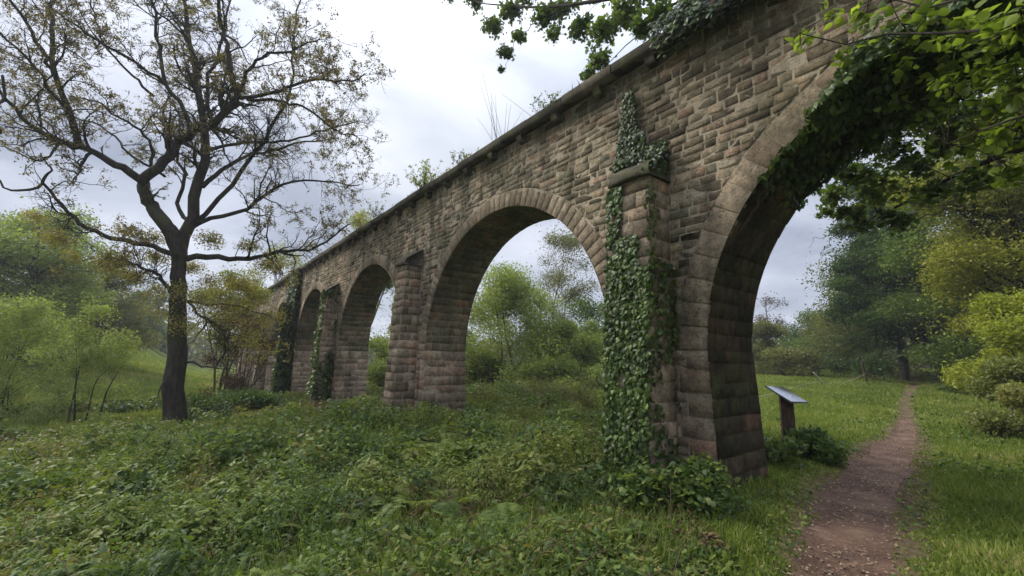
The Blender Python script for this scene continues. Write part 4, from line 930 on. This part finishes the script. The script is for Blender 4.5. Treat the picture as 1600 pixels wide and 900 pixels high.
# distant woods closing the horizon
def woods():
    M = Mesh(); r = np.random.default_rng(60); C = []; 
    for az in np.radians(np.linspace(-75, 80, 210)):
        d = 95 + 25 * r.random(); x, y = d * math.sin(az), d * math.cos(az); z = float(terrain0(x, y)); h = 4.0 + 4.5 * r.random() * (.6 + .4 * math.sin(az * 9))
        for q in range(5): C.append((x + r.normal() * 2.2, y + r.normal() * 3, z + h * (.0 + .85 * q / 4)))
    C = np.array(C); rad = 2.4 + 1.2 * r.random(len(C)); P, k = lump(C, rad, 150000, .8, r, .5); lt = r.random(len(C))
    add_leaves(M, P, .7 * (.6 + .8 * r.random(len(P))), 'diamond', .5, np.clip(.1 + .6 * lt[k] + .1 * r.normal(size=len(P)), 0, 1), r=r)
    tag(M.build('distant_woodland', M_olive), 'hazy olive belt of woodland far beyond the fields', 'woodland', kind='stuff')
woods()

# ---------------------------------------------------------------- ground cover
def xb(y): return np.where(y < 5.5, 1.5 + .14 * (y - 3.5), 1.78 + .1 * (y - 5.5))
def in_view(x, y, m=6):
    a = np.degrees(np.arctan2(x, y)); return (a > -53 - m) & (a < 53 + m)
def under_mask(x, y):
    s, D = sD(x, y); b = xb(y) + .5 * (noise2(x, y, 1.1, 12) - .5)
    meadow = (D < 2.6 - 0.0 * s) & (x < -3.2) & (y > 13.4 + .12 * (x + 8) + 2 * (noise2(x, y, .5, 16) - .5)) & (noise2(x, y, .33, 15) < .52)
    pierm = (D > D0 - .05) & (D < D0 + WD + .1) & (np.mod(s - S1, LB) < PWD)
    return (x < b) & ~meadow & ~pierm & (np.hypot(x, y) < 27)
def scatter(n, rmin, rmax, p=1.6, r=None):
    """polar scatter, density falling with distance"""
    u = r.random(n); e = 2 - p; d = (rmin ** e + u * (rmax ** e - rmin ** e)) ** (1 / e)
    a = np.radians(-58 + 116 * r.random(n)); return d * np.sin(a), d * np.cos(a), d
def undergrowth():
    r = np.random.default_rng(70); x, y, d = scatter(21000, 2.1, 30, 1.3, r); m = under_mask(x, y) & in_view(x, y); x, y, d = x[m], y[m], d[m]; n = len(x)
    z = terrain(x, y); big = noise2(x, y, .45, 71); med = noise2(x, y, 1.3, 72)
    mound = S((noise2(x, y, .75, 79) - .38) * 3); h = (.12 + .48 * mound * (.5 + .5 * r.random(n)) + .42 * big * med + .2 * r.random(n) * med) * (.72 + .28 * S((d - 2) / 6)); w = (.07 + .15 * r.random(n)) * (1 + d * .04)
    edge = S((xb(y) - x) / .9); h = h * (.35 + .65 * edge)
    # three kinds of plant in drifts: 0 nettle and bramble, 1 feathery cow parsley, 2 olive brambles
    q1 = noise2(x, y, .6, 73) + .45 * (r.random(n) - .5); q2 = noise2(x, y, .4, 78) + .3 * (r.random(n) - .5) + .22 * S((d - 6) / 5) * S((-x) / 4)
    kind = np.where(q1 > .45, 1, 0); kind = np.where((q2 > .78), 2, kind)
    M = Mesh(); Mb = Mesh()
    per = np.clip(64 - d * 1.2, 34, 64).astype(int); idx = np.repeat(np.arange(n), per); m_ = len(idx)
    v = nz(r.normal(size=(m_, 3))); v[:, 2] = np.abs(v[:, 2]); q = (.35 + .65 * r.random(m_) ** .5)
    P = np.stack([x[idx] + v[:, 0] * w[idx] * q, y[idx] + v[:, 1] * w[idx] * q, z[idx] + h[idx] * (.2 + .85 * v[:, 2] * q)], -1)
    # bigger bushes of bramble and nettle standing out of the carpet
    nb = 900; xb_, yb_, db_ = scatter(nb * 2, 2.6, 24, 1.15, r); mb = under_mask(xb_, yb_) & in_view(xb_, yb_) & (noise2(xb_, yb_, .6, 91) > .42); xb_, yb_, db_ = xb_[mb], yb_[mb], db_[mb]; nb = len(xb_)
    hb = (.30 + .42 * r.random(nb)) * (.7 + .3 * S((db_ - 2.5) / 4)) * (.4 + .6 * S((xb(yb_) - xb_) / 1.2)); wb = (.16 + .22 * r.random(nb)); zb_ = terrain(xb_, yb_); pb = np.clip(420 - 14 * db_, 130, 420).astype(int); ib = np.repeat(np.arange(nb), pb); mm = len(ib)
    vb = nz(r.normal(size=(mm, 3))); vb[:, 2] = np.abs(vb[:, 2]); lob = 1 + .25 * np.sin(vb[:, 0] * 5 + ib) * np.cos(vb[:, 1] * 5 + ib * 2); qb = (.55 + .45 * r.random(mm)) * lob
    PB = np.stack([xb_[ib] + vb[:, 0] * wb[ib] * qb, yb_[ib] + vb[:, 1] * wb[ib] * qb, zb_[ib] + hb[ib] * (.12 + .9 * vb[:, 2] * qb)], -1)
    tb = np.clip(.22 + .68 * r.random(nb)[ib] + .1 * r.normal(size=mm), 0, .93); nb_ = nz(vb * .9 + np.array([0, 0, .5]) + .6 * r.normal(size=(mm, 3))); t_b = vb * np.array([1, 1, -.4]) + .6 * r.normal(size=(mm, 3)); t_b = nz(t_b - (t_b * nb_).sum(1, keepdims=True) * nb_)
    szb = (.024 + .026 * r.random(mm)) * (.55 + 1.3 * r.random(nb) ** 1.5)[ib] * (1 + .05 * db_[ib]); kn = db_[ib] < 6
    add_leaves(M, PB[kn], szb[kn] * 1.15, 'oak', tint=tb[kn], nn=nb_[kn], t=t_b[kn]); add_leaves(M, PB[~kn], szb[~kn] * 1.4, 'diamond', tint=tb[~kn], nn=nb_[~kn], t=t_b[~kn])
    # ferns: arching fronds with paired leaflets
    xf, yf, df = scatter(330, 2.5, 15, 1.2, r); mf = under_mask(xf, yf) & in_view(xf, yf) & (noise2(xf, yf, .5, 93) > .48); xf, yf, df = xf[mf], yf[mf], df[mf]; nfp = 7; fi = np.repeat(np.arange(len(xf)), nfp); nf = len(fi)
    az = r.random(nf) * 6.28; lf = (.26 + .26 * r.random(nf)) * (.5 + .5 * S((xb(yf[fi]) - xf[fi]) / 1.)); tt = np.linspace(0, 1, 24)[None, :]
    rch = .75 * lf[:, None] * tt ** 1.1; zr_ = lf[:, None] * (1.25 * tt - .75 * tt ** 2.3)
    PF = np.stack([xf[fi][:, None] + np.cos(az)[:, None] * rch, yf[fi][:, None] + np.sin(az)[:, None] * rch, terrain(xf, yf)[fi][:, None] + .05 + zr_], -1)
    V, F = tubes(PF, np.broadcast_to(np.linspace(.004, .001, 24), (nf, 24)), 3); M.add(V, F, .5)
    tf = nz(np.gradient(PF, axis=1)); sd = np.stack([-np.sin(az), np.cos(az), 0 * az], -1)[:, None, :] * np.ones((1, 24, 1)); tnf = np.clip(.45 + .35 * r.random(len(xf)), 0, .85)[fi]
    for sg in (-1, 1):
        tl = nz(sg * sd + .45 * tf + np.array([0, 0, -.12])); nl = nz(np.cross(tl, tf) * sg + .3 * r.normal(size=tl.shape)); nl = nz(nl - (nl * tl).sum(-1, keepdims=True) * tl)
        szf = (lf[:, None] * .27 * np.sin(np.pi * (tt * .88 + .1)) ** .8); kk = slice(2, 24)
        add_leaves(M, PF[:, kk].reshape(-1, 3), szf[:, kk].ravel(), 'leaflet', tint=np.clip(np.repeat(tnf, 22) + .08 * r.normal(size=nf * 22), 0, 1), nn=nl[:, kk].reshape(-1, 3), t=tl[:, kk].reshape(-1, 3))
    base_t = np.where(kind == 0, .38, np.where(kind == 1, .76, .86)) + .30 * (noise2(x, y, .9, 74) - .5) + .34 * (r.random(n) - .5)
    tn = np.clip(base_t[idx] + .09 * r.normal(size=m_), 0, 1)
    brown = (noise2(x, y, .55, 75) + .15 * r.random(n) > .86)[idx]
    size = (.022 + .024 * r.random(m_)) * (.55 + 1.1 * r.random(n) ** 1.5)[idx] * (1 + .07 * d[idx])
    nn = nz(v * .9 + np.array([0, 0, .45]) + .7 * r.normal(size=(m_, 3))); t = v * np.array([1, 1, .2]) + .6 * r.normal(size=(m_, 3)); t = nz(t - (t * nn).sum(1, keepdims=True) * nn)
    near = d[idx] < 6; kd = kind[idx]
    k = near & ~brown & (kd != 1); add_leaves(M, P[k], size[k] * 1.15, 'oak', tint=tn[k], nn=nn[k], t=t[k])
    k = ~near & ~brown & (kd != 1); add_leaves(M, P[k], size[k] * 1.4, 'diamond', tint=tn[k], nn=nn[k], t=t[k])
    k = ~brown & (kd == 1)
    for j in range(2): add_leaves(M, P[k] + .02 * j * r.normal(size=(k.sum(), 3)), size[k] * .95, 'diamond', tint=tn[k], nn=nz(nn[k] + .4 * r.normal(size=(k.sum(), 3))), t=t[k])
    tag(M.build('undergrowth', M_under), 'knee-high tangle of nettles, brambles and cow parsley filling the hollow', 'undergrowth', kind='stuff')
    k = brown; add_leaves(Mb, P[k], size[k], 'diamond', tint=tn[k], nn=nn[k], t=t[k])
    ns = 900; i = r.integers(0, n, ns); a = r.random(ns) * 6.28; ln = .25 + .5 * r.random(ns); tt = np.linspace(0, 1, 7)[None, :]
    Q = np.stack([x[i][:, None] + np.cos(a)[:, None] * ln[:, None] * tt, y[i][:, None] + np.sin(a)[:, None] * ln[:, None] * tt, z[i][:, None] + h[i][:, None] * .6 + (.3 * r.random(ns) + .05)[:, None] * np.sin(tt * 2.8)], -1)
    V, F = tubes(Q, np.broadcast_to(np.linspace(.0045, .0015, 7), (ns, 7)), 3); Mb.add(V, F, .4)
    tag(Mb.build('dead_brambles', M_brown), 'scattered brown dead bramble stems among the nettles', 'brambles', kind='stuff')
    ng = 100000; i = r.integers(0, n, ng); g = (noise2(x[i], y[i], .55, 76) > .60 - .1 * r.random(ng)); i = i[g]; ng = len(i)
    P = np.stack([x[i] + r.normal(size=ng) * w[i] * .9, y[i] + r.normal(size=ng) * w[i] * .9, z[i] + .02], -1); M = Mesh()
    hh = (h[i] * .9 + .13) * (.5 + .6 * r.random(ng)); t = nz(np.stack([.45 * r.normal(size=ng), .45 * r.normal(size=ng), np.ones(ng)], -1)); nn = r.normal(size=(ng, 3)); nn[:, 2] = .3; nn = nz(nn - (nn * t).sum(1, keepdims=True) * t)
    b = np.cross(nn, t); sv, sf = SHAPES['blade2']; wd = (.05 + .03 * r.random(ng)) * (1 + .12 * d[i])
    V = P[:, None] + hh[:, None, None] * sv[None, :, 0:1] * t[:, None] + wd[:, None, None] * sv[None, :, 1:2] * b[:, None] + 2.2 * hh[:, None, None] * sv[None, :, 2:3] * nn[:, None]
    M.add(V.reshape(-1, 3), (sf[None] + (np.arange(ng) * 5)[:, None, None]).reshape(-1, 3), np.repeat(np.clip(.45 + .22 * r.normal(size=ng), 0, .95), 5))
    tag(M.build('tall_grass', M_grass), 'tufts of taller bright grass growing through the nettles', 'grass', kind='stuff')
undergrowth()

def lawn():
    r = np.random.default_rng(80); M = Mesh()
    x, y, d = scatter(560000, 2.4, 62, 1.55, r)
    s, D = sD(x, y); pd = pathd(x, y)
    um = under_mask(x, y); pierm = (D > D0 - .02) & (D < D0 + WD) & (np.mod(s - S1, LB) < PWD)
    pn = pd + .45 * (noise2(x, y, 3.0, 81) - .5) + .2 * (r.random(len(x)) - .5)
    worn = noise2(x, y, 1.6, 82) * .6 + .4 * noise2(x, y, 4, 86)
    keep = in_view(x, y) & ~um & ~pierm & (pn > .95) & ~((pd < 1.9) & (worn < .42 + .2 * (1.9 - pd) ) & (r.random(len(x)) < .75))
    x, y, d, pd = x[keep], y[keep], d[keep], pd[keep]; n = len(x); z = terrain(x, y)
    clump = noise2(x, y, 2.2, 83); tall = noise2(x, y, .3, 84)
    left = S((-x - 1) / 3)
    short = S((pd - 1) / 2.2)
    h = (.035 + .085 * clump ** 1.5 + .05 * r.random(n)) * (.35 + .65 * short) * (1 + .9 * S((y - 9) / 6) * S((pd - 2.2) / 3) * tall) + left * (.06 + .14 * clump)
    sc = 1 + .03 * d
    t = nz(np.stack([.5 * r.normal(size=n), .5 * r.normal(size=n), np.ones(n)], -1)); nn = r.normal(size=(n, 3)); nn = nz(nn - (nn * t).sum(1, keepdims=True) * t)
    tn = np.clip(-.05 + .55 * noise2(x, y, .7, 85) + .30 * clump + .25 * noise2(x, y, 3.1, 95) + .15 * r.normal(size=n) + .12 * left, 0, .93); tn = np.where(r.random(n) < .03 + .05 * (pd < 2.2), 1.0, tn)
    P = np.stack([x, y, z - .005], -1)
    sv, sf = SHAPES['blade2']; b = np.cross(nn, t); wd = (.010 + .004 * r.random(n)) * (1 + .16 * d) / .1
    near = d < 7
    for k, shp in ((near, 'blade2'), (~near, 'tri')):
        if shp == 'blade2': sv_, sf_ = sv, sf
        else: sv_, sf_ = np.array([[0, .05, 0], [0, -.05, 0], [1, 0, -.1]]), np.array([[0, 1, 2]])
        V = P[k][:, None, :] + h[k][:, None, None] * sv_[None, :, 0:1] * t[k][:, None, :] + wd[k][:, None, None] * sv_[None, :, 1:2] * b[k][:, None, :] + h[k][:, None, None] * sv_[None, :, 2:3] * nn[k][:, None, :]
        F = sf_[None] + (np.arange(k.sum()) * len(sv_))[:, None, None]
        M.add(V.reshape(-1, 3), F.reshape(-1, 3), np.repeat(tn[k], len(sv_)))
    tag(M.build('grass', M_grass), 'short trodden grass either side of the path and the meadow beyond', 'grass', kind='stuff')
    # little broad-leaved weeds and white flowers
    x, y, d = scatter(30000, 2.6, 26, 1.4, r); k = in_view(x, y) & ~under_mask(x, y) & (pathd(x, y) > 1.1) & (noise2(x, y, .9, 87) > .5); x, y, d = x[k], y[k], d[k]; n = len(x)
    M = Mesh(); P = np.stack([x, y, terrain(x, y) + .03 + .05 * r.random(n)], -1); add_leaves(M, P, (.02 + .025 * r.random(n)) * (1 + .06 * d), 'lobed', 1.2, np.clip(.35 + .25 * r.normal(size=n), 0, .9), r=r)
    tag(M.build('meadow_weeds', M_under), 'low broad-leaved weeds scattered through the short grass', 'weeds', kind='stuff')
lawn()

def litter():
    r = np.random.default_rng(90); M = Mesh(); n = 7000; k = (len(pcs) * r.random(n) ** 1.7 * .8).astype(int)
    x = pcs[k, 0] + (r.random(n) - .5) * 2.1 * pws[k]; y = pcs[k, 1] + r.normal(size=n) * .2; z = terrain(x, y) + .014
    # pebbles: squashed octahedra
    rad = .006 + .014 * r.random(n) ** 3; o6 = np.array([[1, 0, 0], [0, 1, 0], [-1, 0, 0], [0, -1, 0], [0, 0, .6], [0, 0, -.6]])
    f8 = np.array([[0, 1, 4], [1, 2, 4], [2, 3, 4], [3, 0, 4], [1, 0, 5], [2, 1, 5], [3, 2, 5], [0, 3, 5]])
    V = np.stack([x, y, z], -1)[:, None] + rad[:, None, None] * (o6[None] * (.6 + .8 * r.random((n, 6, 1)))); F = f8[None] + (np.arange(n) * 6)[:, None, None]
    M.add(V.reshape(-1, 3), F.reshape(-1, 3), np.repeat(r.random(n), 6))
    m = stonemat('path_pebbles', [(0, (.14, .1, .085)), (1, (.34, .28, .24))], .2, 0)
    tag(M.build('path_gravel', m), 'small pebbles pressed into the earth of the path', 'gravel', kind='stuff')
    M = Mesh(); n = 4200; k = (len(pcs) * r.random(n) ** 1.6 * .8).astype(int); x = pcs[k, 0] + r.normal(size=n) * 1.0 * pws[k]; y = pcs[k, 1] + r.normal(size=n) * .25
    P = np.stack([x, y, terrain(x, y) + .022 + .006 * r.random(n)], -1); add_leaves(M, P, .02 + .022 * r.random(n), 'diamond', 3.0, .4 + .6 * r.random(n), r=r)
    tag(M.build('fallen_leaves', leafmat('dry_leaf_litter', [(0, (.07, .04, .025)), (.5, (.16, .1, .06)), (1, (.34, .25, .16))], .1)), 'dry brown leaves lying along the path', 'leaf litter', kind='stuff')
litter()

def haze():
    m, nt, N, L, o = newmat('misty_air'); v = N.new('ShaderNodeVolumePrincipled'); v.inputs['Color'].default_value = (.86, .90, .96, 1); v.inputs['Density'].default_value = .0009; v.inputs['Anisotropy'].default_value = .25
    L.new(v.outputs[0], o.inputs['Volume'])
    x0, x1, z0, z1 = -640, 640, -6, 32; V = [(x, y, z) for x in (x0, x1) for y in (x0, x1) for z in (z0, z1)]
    tag(link('haze', np.array(V, float), np.array([[0, 1, 3, 2], [4, 6, 7, 5], [0, 4, 5, 1], [2, 3, 7, 6], [0, 2, 6, 4], [1, 5, 7, 3]]), m), 'thin pale haze hanging over the fields', 'haze', kind='stuff')
haze()
# ---------------------------------------------------------------- individual small plants
def small_bush(name, label, x, y, w, h, n, lsize, mat, seed, z=None, shape='lobed', stems=8, cat='bush'):
    r = np.random.default_rng(seed); z = float(terrain0(x, y)) if z is None else z; B = np.array([x, y, z]); root = empty(name, B, label, cat)
    C = B + np.stack([w * .55 * r.normal(size=14) * .6, w * .55 * r.normal(size=14) * .6, h * (.25 + .55 * r.random(14))], -1)
    P, k = lump(C, np.full(14, w * .34), n, .85, r, .2); P[:, 2] = np.maximum(P[:, 2], z + .01); lt = r.random(14)
    Ml = Mesh(); add_leaves(Ml, P, lsize * (.6 + .7 * r.random(n)), shape, .8, np.clip(.2 + .4 * lt[k] + .2 * r.normal(size=n), 0, 1), r=r); Ml.build('foliage', mat, root)
    Mw = Mesh(); i = r.integers(0, 14, stems * 2); e = C[i]; s0 = B + np.stack([.04 * r.normal(size=len(i)), .04 * r.normal(size=len(i)), -.05 * np.ones(len(i))], -1); mid = (s0 + e) / 2 + r.normal(size=e.shape) * .05 * w
    t = np.linspace(0, 1, 6)[None, :, None]; Q = (1 - t) ** 2 * s0[:, None] + 2 * t * (1 - t) * mid[:, None] + t * t * e[:, None]
    V, F = tubes(Q, np.broadcast_to(np.linspace(.008, .003, 6), (len(i), 6)), 4); Mw.add(V, F); Mw.build('stem', M_twig, root)
    return root
g = ground_at(1262, 716); small_bush('nettle_clump', 'dark nettle clump at the foot of the information sign', g[0], g[1], .62, .42, 2600, .075, M_dark, 1)
g = ground_at(1212, 722); small_bush('nettle_clump', 'paler nettle clump between the arch leg and the information sign', g[0], g[1], .5, .36, 1100, .06, M_under, 2)
g = W(9.9, D0 - .15, 0); small_bush('dark_shrub', 'dark glossy shrub at the foot of the second pier', g[0] + .15, g[1] - .1, 1.0, .62, 2600, .085, M_ivy, 3)
g = W(12.2, D0 - .8, 0); small_bush('dark_shrub', 'dark low shrub beside the second buttress', g[0], g[1], .8, .6, 2200, .08, M_dark, 4)
g = ground_at(870, 640); small_bush('bramble_bush', 'olive and pink bramble mound seen through the second arch', g[0], g[1], 1.7, .9, 5000, .08, M_olive, 5, shape='diamond')
g = ground_at(790, 636); small_bush('bramble_bush', 'grey-green bramble mound left of the olive one in the second arch', g[0], g[1], 1.5, .7, 4000, .08, M_under, 6, shape='diamond')
g = ground_at(905, 700); small_bush('dead_bracken', 'reddish brown heap of dead bracken beside the ivy-clad buttress', g[0], g[1], .6, .38, 1500, .055, M_brown, 7, shape='diamond')
g = ground_at(1045, 800); small_bush('nettle_clump', 'blue-green nettle clump at the foot of the nearest pier', g[0] + .1, g[1], .75, .48, 3600, .065, M_under, 8)
def tuft(name, label, s, D, h, n, spread, mat, seed, leafy=0, cat='plant', lsize=.05):
    r = np.random.default_rng(seed); B = W(s, D, ZTOP + .17); root = empty(name, B, label, cat); M = Mesh()
    a = r.normal(size=(n, 2)); d = nz(np.stack([a[:, 0] * spread, a[:, 1] * spread, np.ones(n)], -1)); ln = h * (.5 + .5 * r.random(n)); t = np.linspace(0, 1, 5)[None, :, None]
    Q = B + np.stack([.12 * r.normal(size=n), .12 * r.normal(size=n), -.02 * np.ones(n)], -1)[:, None] + d[:, None] * ln[:, None, None] * t + np.array([0, 0, -1.]) * (t ** 2) * .12 * h * r.random((n, 1, 1))
    V, F = tubes(Q, np.broadcast_to(np.linspace(.005, .0022, 5), (n, 5)), 3); M.add(V, F, .6); M.build('stem', M_twig if leafy else mat, root)
    if leafy:
        i = r.integers(0, n, leafy); q = r.integers(1, 5, leafy); Ml = Mesh(); add_leaves(Ml, Q[i, q] + .02 * r.normal(size=(leafy, 3)), lsize * (.6 + .8 * r.random(leafy)), 'diamond', .5, np.clip(.5 + .25 * r.normal(size=leafy), 0, 1), r=r); Ml.build('foliage', mat, root)
tuft('coping_shrub', 'golden shrub rooted on the coping beyond the second arch', 10.7, D0 - .03, .95, 40, .75, M_bright, 1, 1500, 'shrub')
tuft('coping_shrub', 'small grey-green shrub on the coping right of the golden one', 8.75, D0 - .05, .42, 16, .7, M_olive, 2, 350, 'shrub')
tuft('coping_shrub', 'green shrub tuft on the coping near the tall dry stalks', 5.6, D0 - .08, .3, 16, .8, M_green, 3, 300, 'shrub', .045)
tuft('coping_shrub', 'faint small shrub far along the coping by the oak branches', 14.3, D0 - .02, .8, 20, .7, M_olive, 4, 500, 'shrub')
tuft('dry_stalks', 'tall dry grass stalks leaning up from the coping above the second arch', 7.1, D0 - .02, 1.5, 12, .42, M_brown, 5)
tuft('dry_stalks', 'two thin dry stalks on the coping nearest the overhanging leaves', 6.2, D0 - .03, .95, 5, .5, M_brown, 6)
r_ = np.random.default_rng(7); n = 5200; s_ = 3.6 + 26 * r_.random(n); kk = noise2(s_, s_ * 0, 1.7, 44) > .42; s_ = s_[kk]; n = len(s_); P = W(s_, D0 - .14 + .2 * r_.random(n), ZTOP + .155)
M = Mesh(); t = nz(np.stack([.5 * r_.normal(size=n), .5 * r_.normal(size=n), np.ones(n)], -1)); nn = r_.normal(size=(n, 3)); nn = nz(nn - (nn * t).sum(1, keepdims=True) * t)
add_leaves(M, P, .04 + .12 * r_.random(n) ** 2, 'blade2', tint=np.clip(.4 + .3 * r_.normal(size=n), 0, 1), nn=nn, t=t); tag(M.build('coping_grass', M_grass), 'thin fringe of grass and moss along the top of the coping', 'grass', kind='stuff')

# ---------------------------------------------------------------- information sign
def plain(name, col, rough=.5, metal=0., spec=.5, bump=0):
    m, nt, N, L, o = newmat(name); p = N.new('ShaderNodeBsdfPrincipled'); tc = N.new('ShaderNodeTexCoord'); n1 = N.new('ShaderNodeTexNoise'); n1.inputs['Scale'].default_value = 14; n1.inputs['Detail'].default_value = 5; L.new(tc.outputs['Object'], n1.inputs['Vector'])
    c = ramp(N, [(.3, tuple(v * .8 for v in col)), (.7, tuple(min(1, v * 1.1) for v in col))]); L.new(n1.outputs[0], c.inputs[0]); L.new(c.outputs[0], p.inputs['Base Color'])
    p.inputs['Roughness'].default_value = rough; p.inputs['Metallic'].default_value = metal; p.inputs['Specular IOR Level'].default_value = spec; L.new(p.outputs[0], o.inputs[0]); return m
def boxmesh(c, ax, ay, az, half, bev=.006):
    """bevelled box: axes unit vectors, half sizes"""
    V = []; F = []
    c = np.asarray(c, float); A = [np.asarray(ax, float), np.asarray(ay, float), np.asarray(az, float)]
    for sx in (-1, 1):
        for sy in (-1, 1):
            for sz in (-1, 1):
                for k in range(3):
                    h = [half[0] - bev, half[1] - bev, half[2] - bev]; h[k] = half[k]
                    V.append(c + A[0] * sx * h[0] + A[1] * sy * h[1] + A[2] * sz * h[2])
    ix = lambda sx, sy, sz, k: ((sx > 0) * 4 + (sy > 0) * 2 + (sz > 0)) * 3 + k
    Q = []; T3 = []
    for s in (-1, 1):
        Q.append([ix(s, -1, -1, 0), ix(s, 1, -1, 0), ix(s, 1, 1, 0), ix(s, -1, 1, 0)]); Q.append([ix(-1, s, -1, 1), ix(1, s, -1, 1), ix(1, s, 1, 1), ix(-1, s, 1, 1)]); Q.append([ix(-1, -1, s, 2), ix(1, -1, s, 2), ix(1, 1, s, 2), ix(-1, 1, s, 2)])
    for a in (-1, 1):
        for b in (-1, 1):
            Q.append([ix(a, b, -1, 0), ix(a, b, 1, 0), ix(a, b, 1, 1), ix(a, b, -1, 1)]); Q.append([ix(a, -1, b, 0), ix(a, 1, b, 0), ix(a, 1, b, 2), ix(a, -1, b, 2)]); Q.append([ix(-1, a, b, 1), ix(1, a, b, 1), ix(1, a, b, 2), ix(-1, a, b, 2)])
    for a in (-1, 1):
        for b in (-1, 1):
            for d in (-1, 1): T3.append([ix(a, b, d, 0), ix(a, b, d, 1), ix(a, b, d, 2)])
    return np.array(V), [np.array(Q), np.array(T3)]
def sign():
    g = ground_at(1233, 694); Y = g[1]; root = empty('information_sign', g, 'slanted grey information panel on a dark wooden post beside the arch', 'sign')
    a, b, c, d = at(1197, 605, Y), at(1240, 631, Y - .38), at(1259, 628, Y + .12), at(1220, 603.5, Y + .50)
    cen = (a + b + c + d) / 4; e1 = nz((b - a + c - d)); e2 = (d - a + c - b); e2 = nz(e2 - (e2 @ e1) * e1); e3 = np.cross(e1, e2); e3 = e3 if e3[2] > 0 else -e3
    l1 = np.linalg.norm(b - a + c - d) / 4; l2 = np.linalg.norm(d - a + c - b) / 4
    M = Mesh(); V, F = boxmesh(cen, e1, e2, e3, (l1, l2, .014), .005); M.add(V, F); M.build('panel', plain('panel_frame', (.06, .06, .065), .5), root)
    M = Mesh(); V, F = boxmesh(cen + e3 * .0165, e1, e2, e3, (l1 - .018, l2 - .018, .003), .001); M.add(V, F); M.build('panel_face', plain('panel_laminate', (.50, .54, .58), .3, 0, .6), root)
    M = Mesh(); top = cen - e3 * .03; bot = np.array([at(1234, 694, Y)[0], Y, g[2] - .2]); mid = (top + bot) / 2; up = nz(top - bot); e2h = nz(np.array([1., -.25, 0])); e2h = nz(e2h - (e2h @ up) * up); side = np.cross(up, e2h)
    V, F = boxmesh(mid, e2h, side, up, (.115, .05, np.linalg.norm(top - bot) / 2), .008); M.add(V, F); M.build('post', M_wood, root, False)
sign()
# ---------------------------------------------------------------- leaning fence along the path
def fence():
    specs = [((1290, 602), (1271, 582), .03, M_pale, 'pale split stake leaning left'), ((1356, 600), (1346, 566), .045, M_wood, 'dark leaning post'), ((1390, 592), (1381, 569), .032, M_pale, 'pale split stake'), ((1411, 588), (1406, 577), .035, M_wood, None), ((1434, 584), (1426, 571), .03, M_pale, None), ((1457, 579), (1453, 567), .035, M_wood, None)]
    base = ground_at(*specs[0][0]); root = empty('fence', base, 'broken leaning stake fence with pale fallen rails along the field edge', 'fence'); tops = []; gs = []
    for (bx, by), (tx, ty), rd, mt, lb in specs:
        g = ground_at(bx, by); t = at(tx, ty, g[1]); r = np.random.default_rng(int(bx)); p = smoothpath([g - (t - g) * .2, (g + t) / 2 + r.normal(size=3) * .01, t], 7)
        V, F = tubes(p[None], np.full((1, 7), rd * 1.4) * np.linspace(1.1, .9, 7), 7); M = Mesh(); M.add(V, F)
        M.add(np.concatenate([V[-7:], [t + (t - g) * .02]]), np.array([[i, (i + 1) % 7, 7] for i in range(7)]))
        o = M.build('post', mt, root, False)
        if lb: o['label'] = lb
        tops.append(t); gs.append(g)
    for (a, b, fa, fb) in ((0, 1, .1, .45), (1, 2, .6, .3), (2, 3, .3, .6)):
        p = smoothpath([gs[a] + (tops[a] - gs[a]) * fa, (gs[a] + gs[b]) / 2 + [0, 0, .12], gs[b] + (tops[b] - gs[b]) * fb], 9)
        V, F = tubes(p[None], np.full((1, 9), .013), 5); M = Mesh(); M.add(V, F); M.build('rail', M_pale, root)
    p = smoothpath([ground_at(1186, 636) + [0, 0, .35], ground_at(1215, 626) + [0, 0, .3], ground_at(1250, 612) + [0, 0, .3], gs[0] + [0, 0, .25]], 12)
    V, F = tubes(p[None], np.full((1, 12), .009), 5); M = Mesh(); M.add(V, F); M.build('rail', M_pale, root)
fence()
for o in bpy.data.objects:
    if '_loc' in o: del o['_loc']
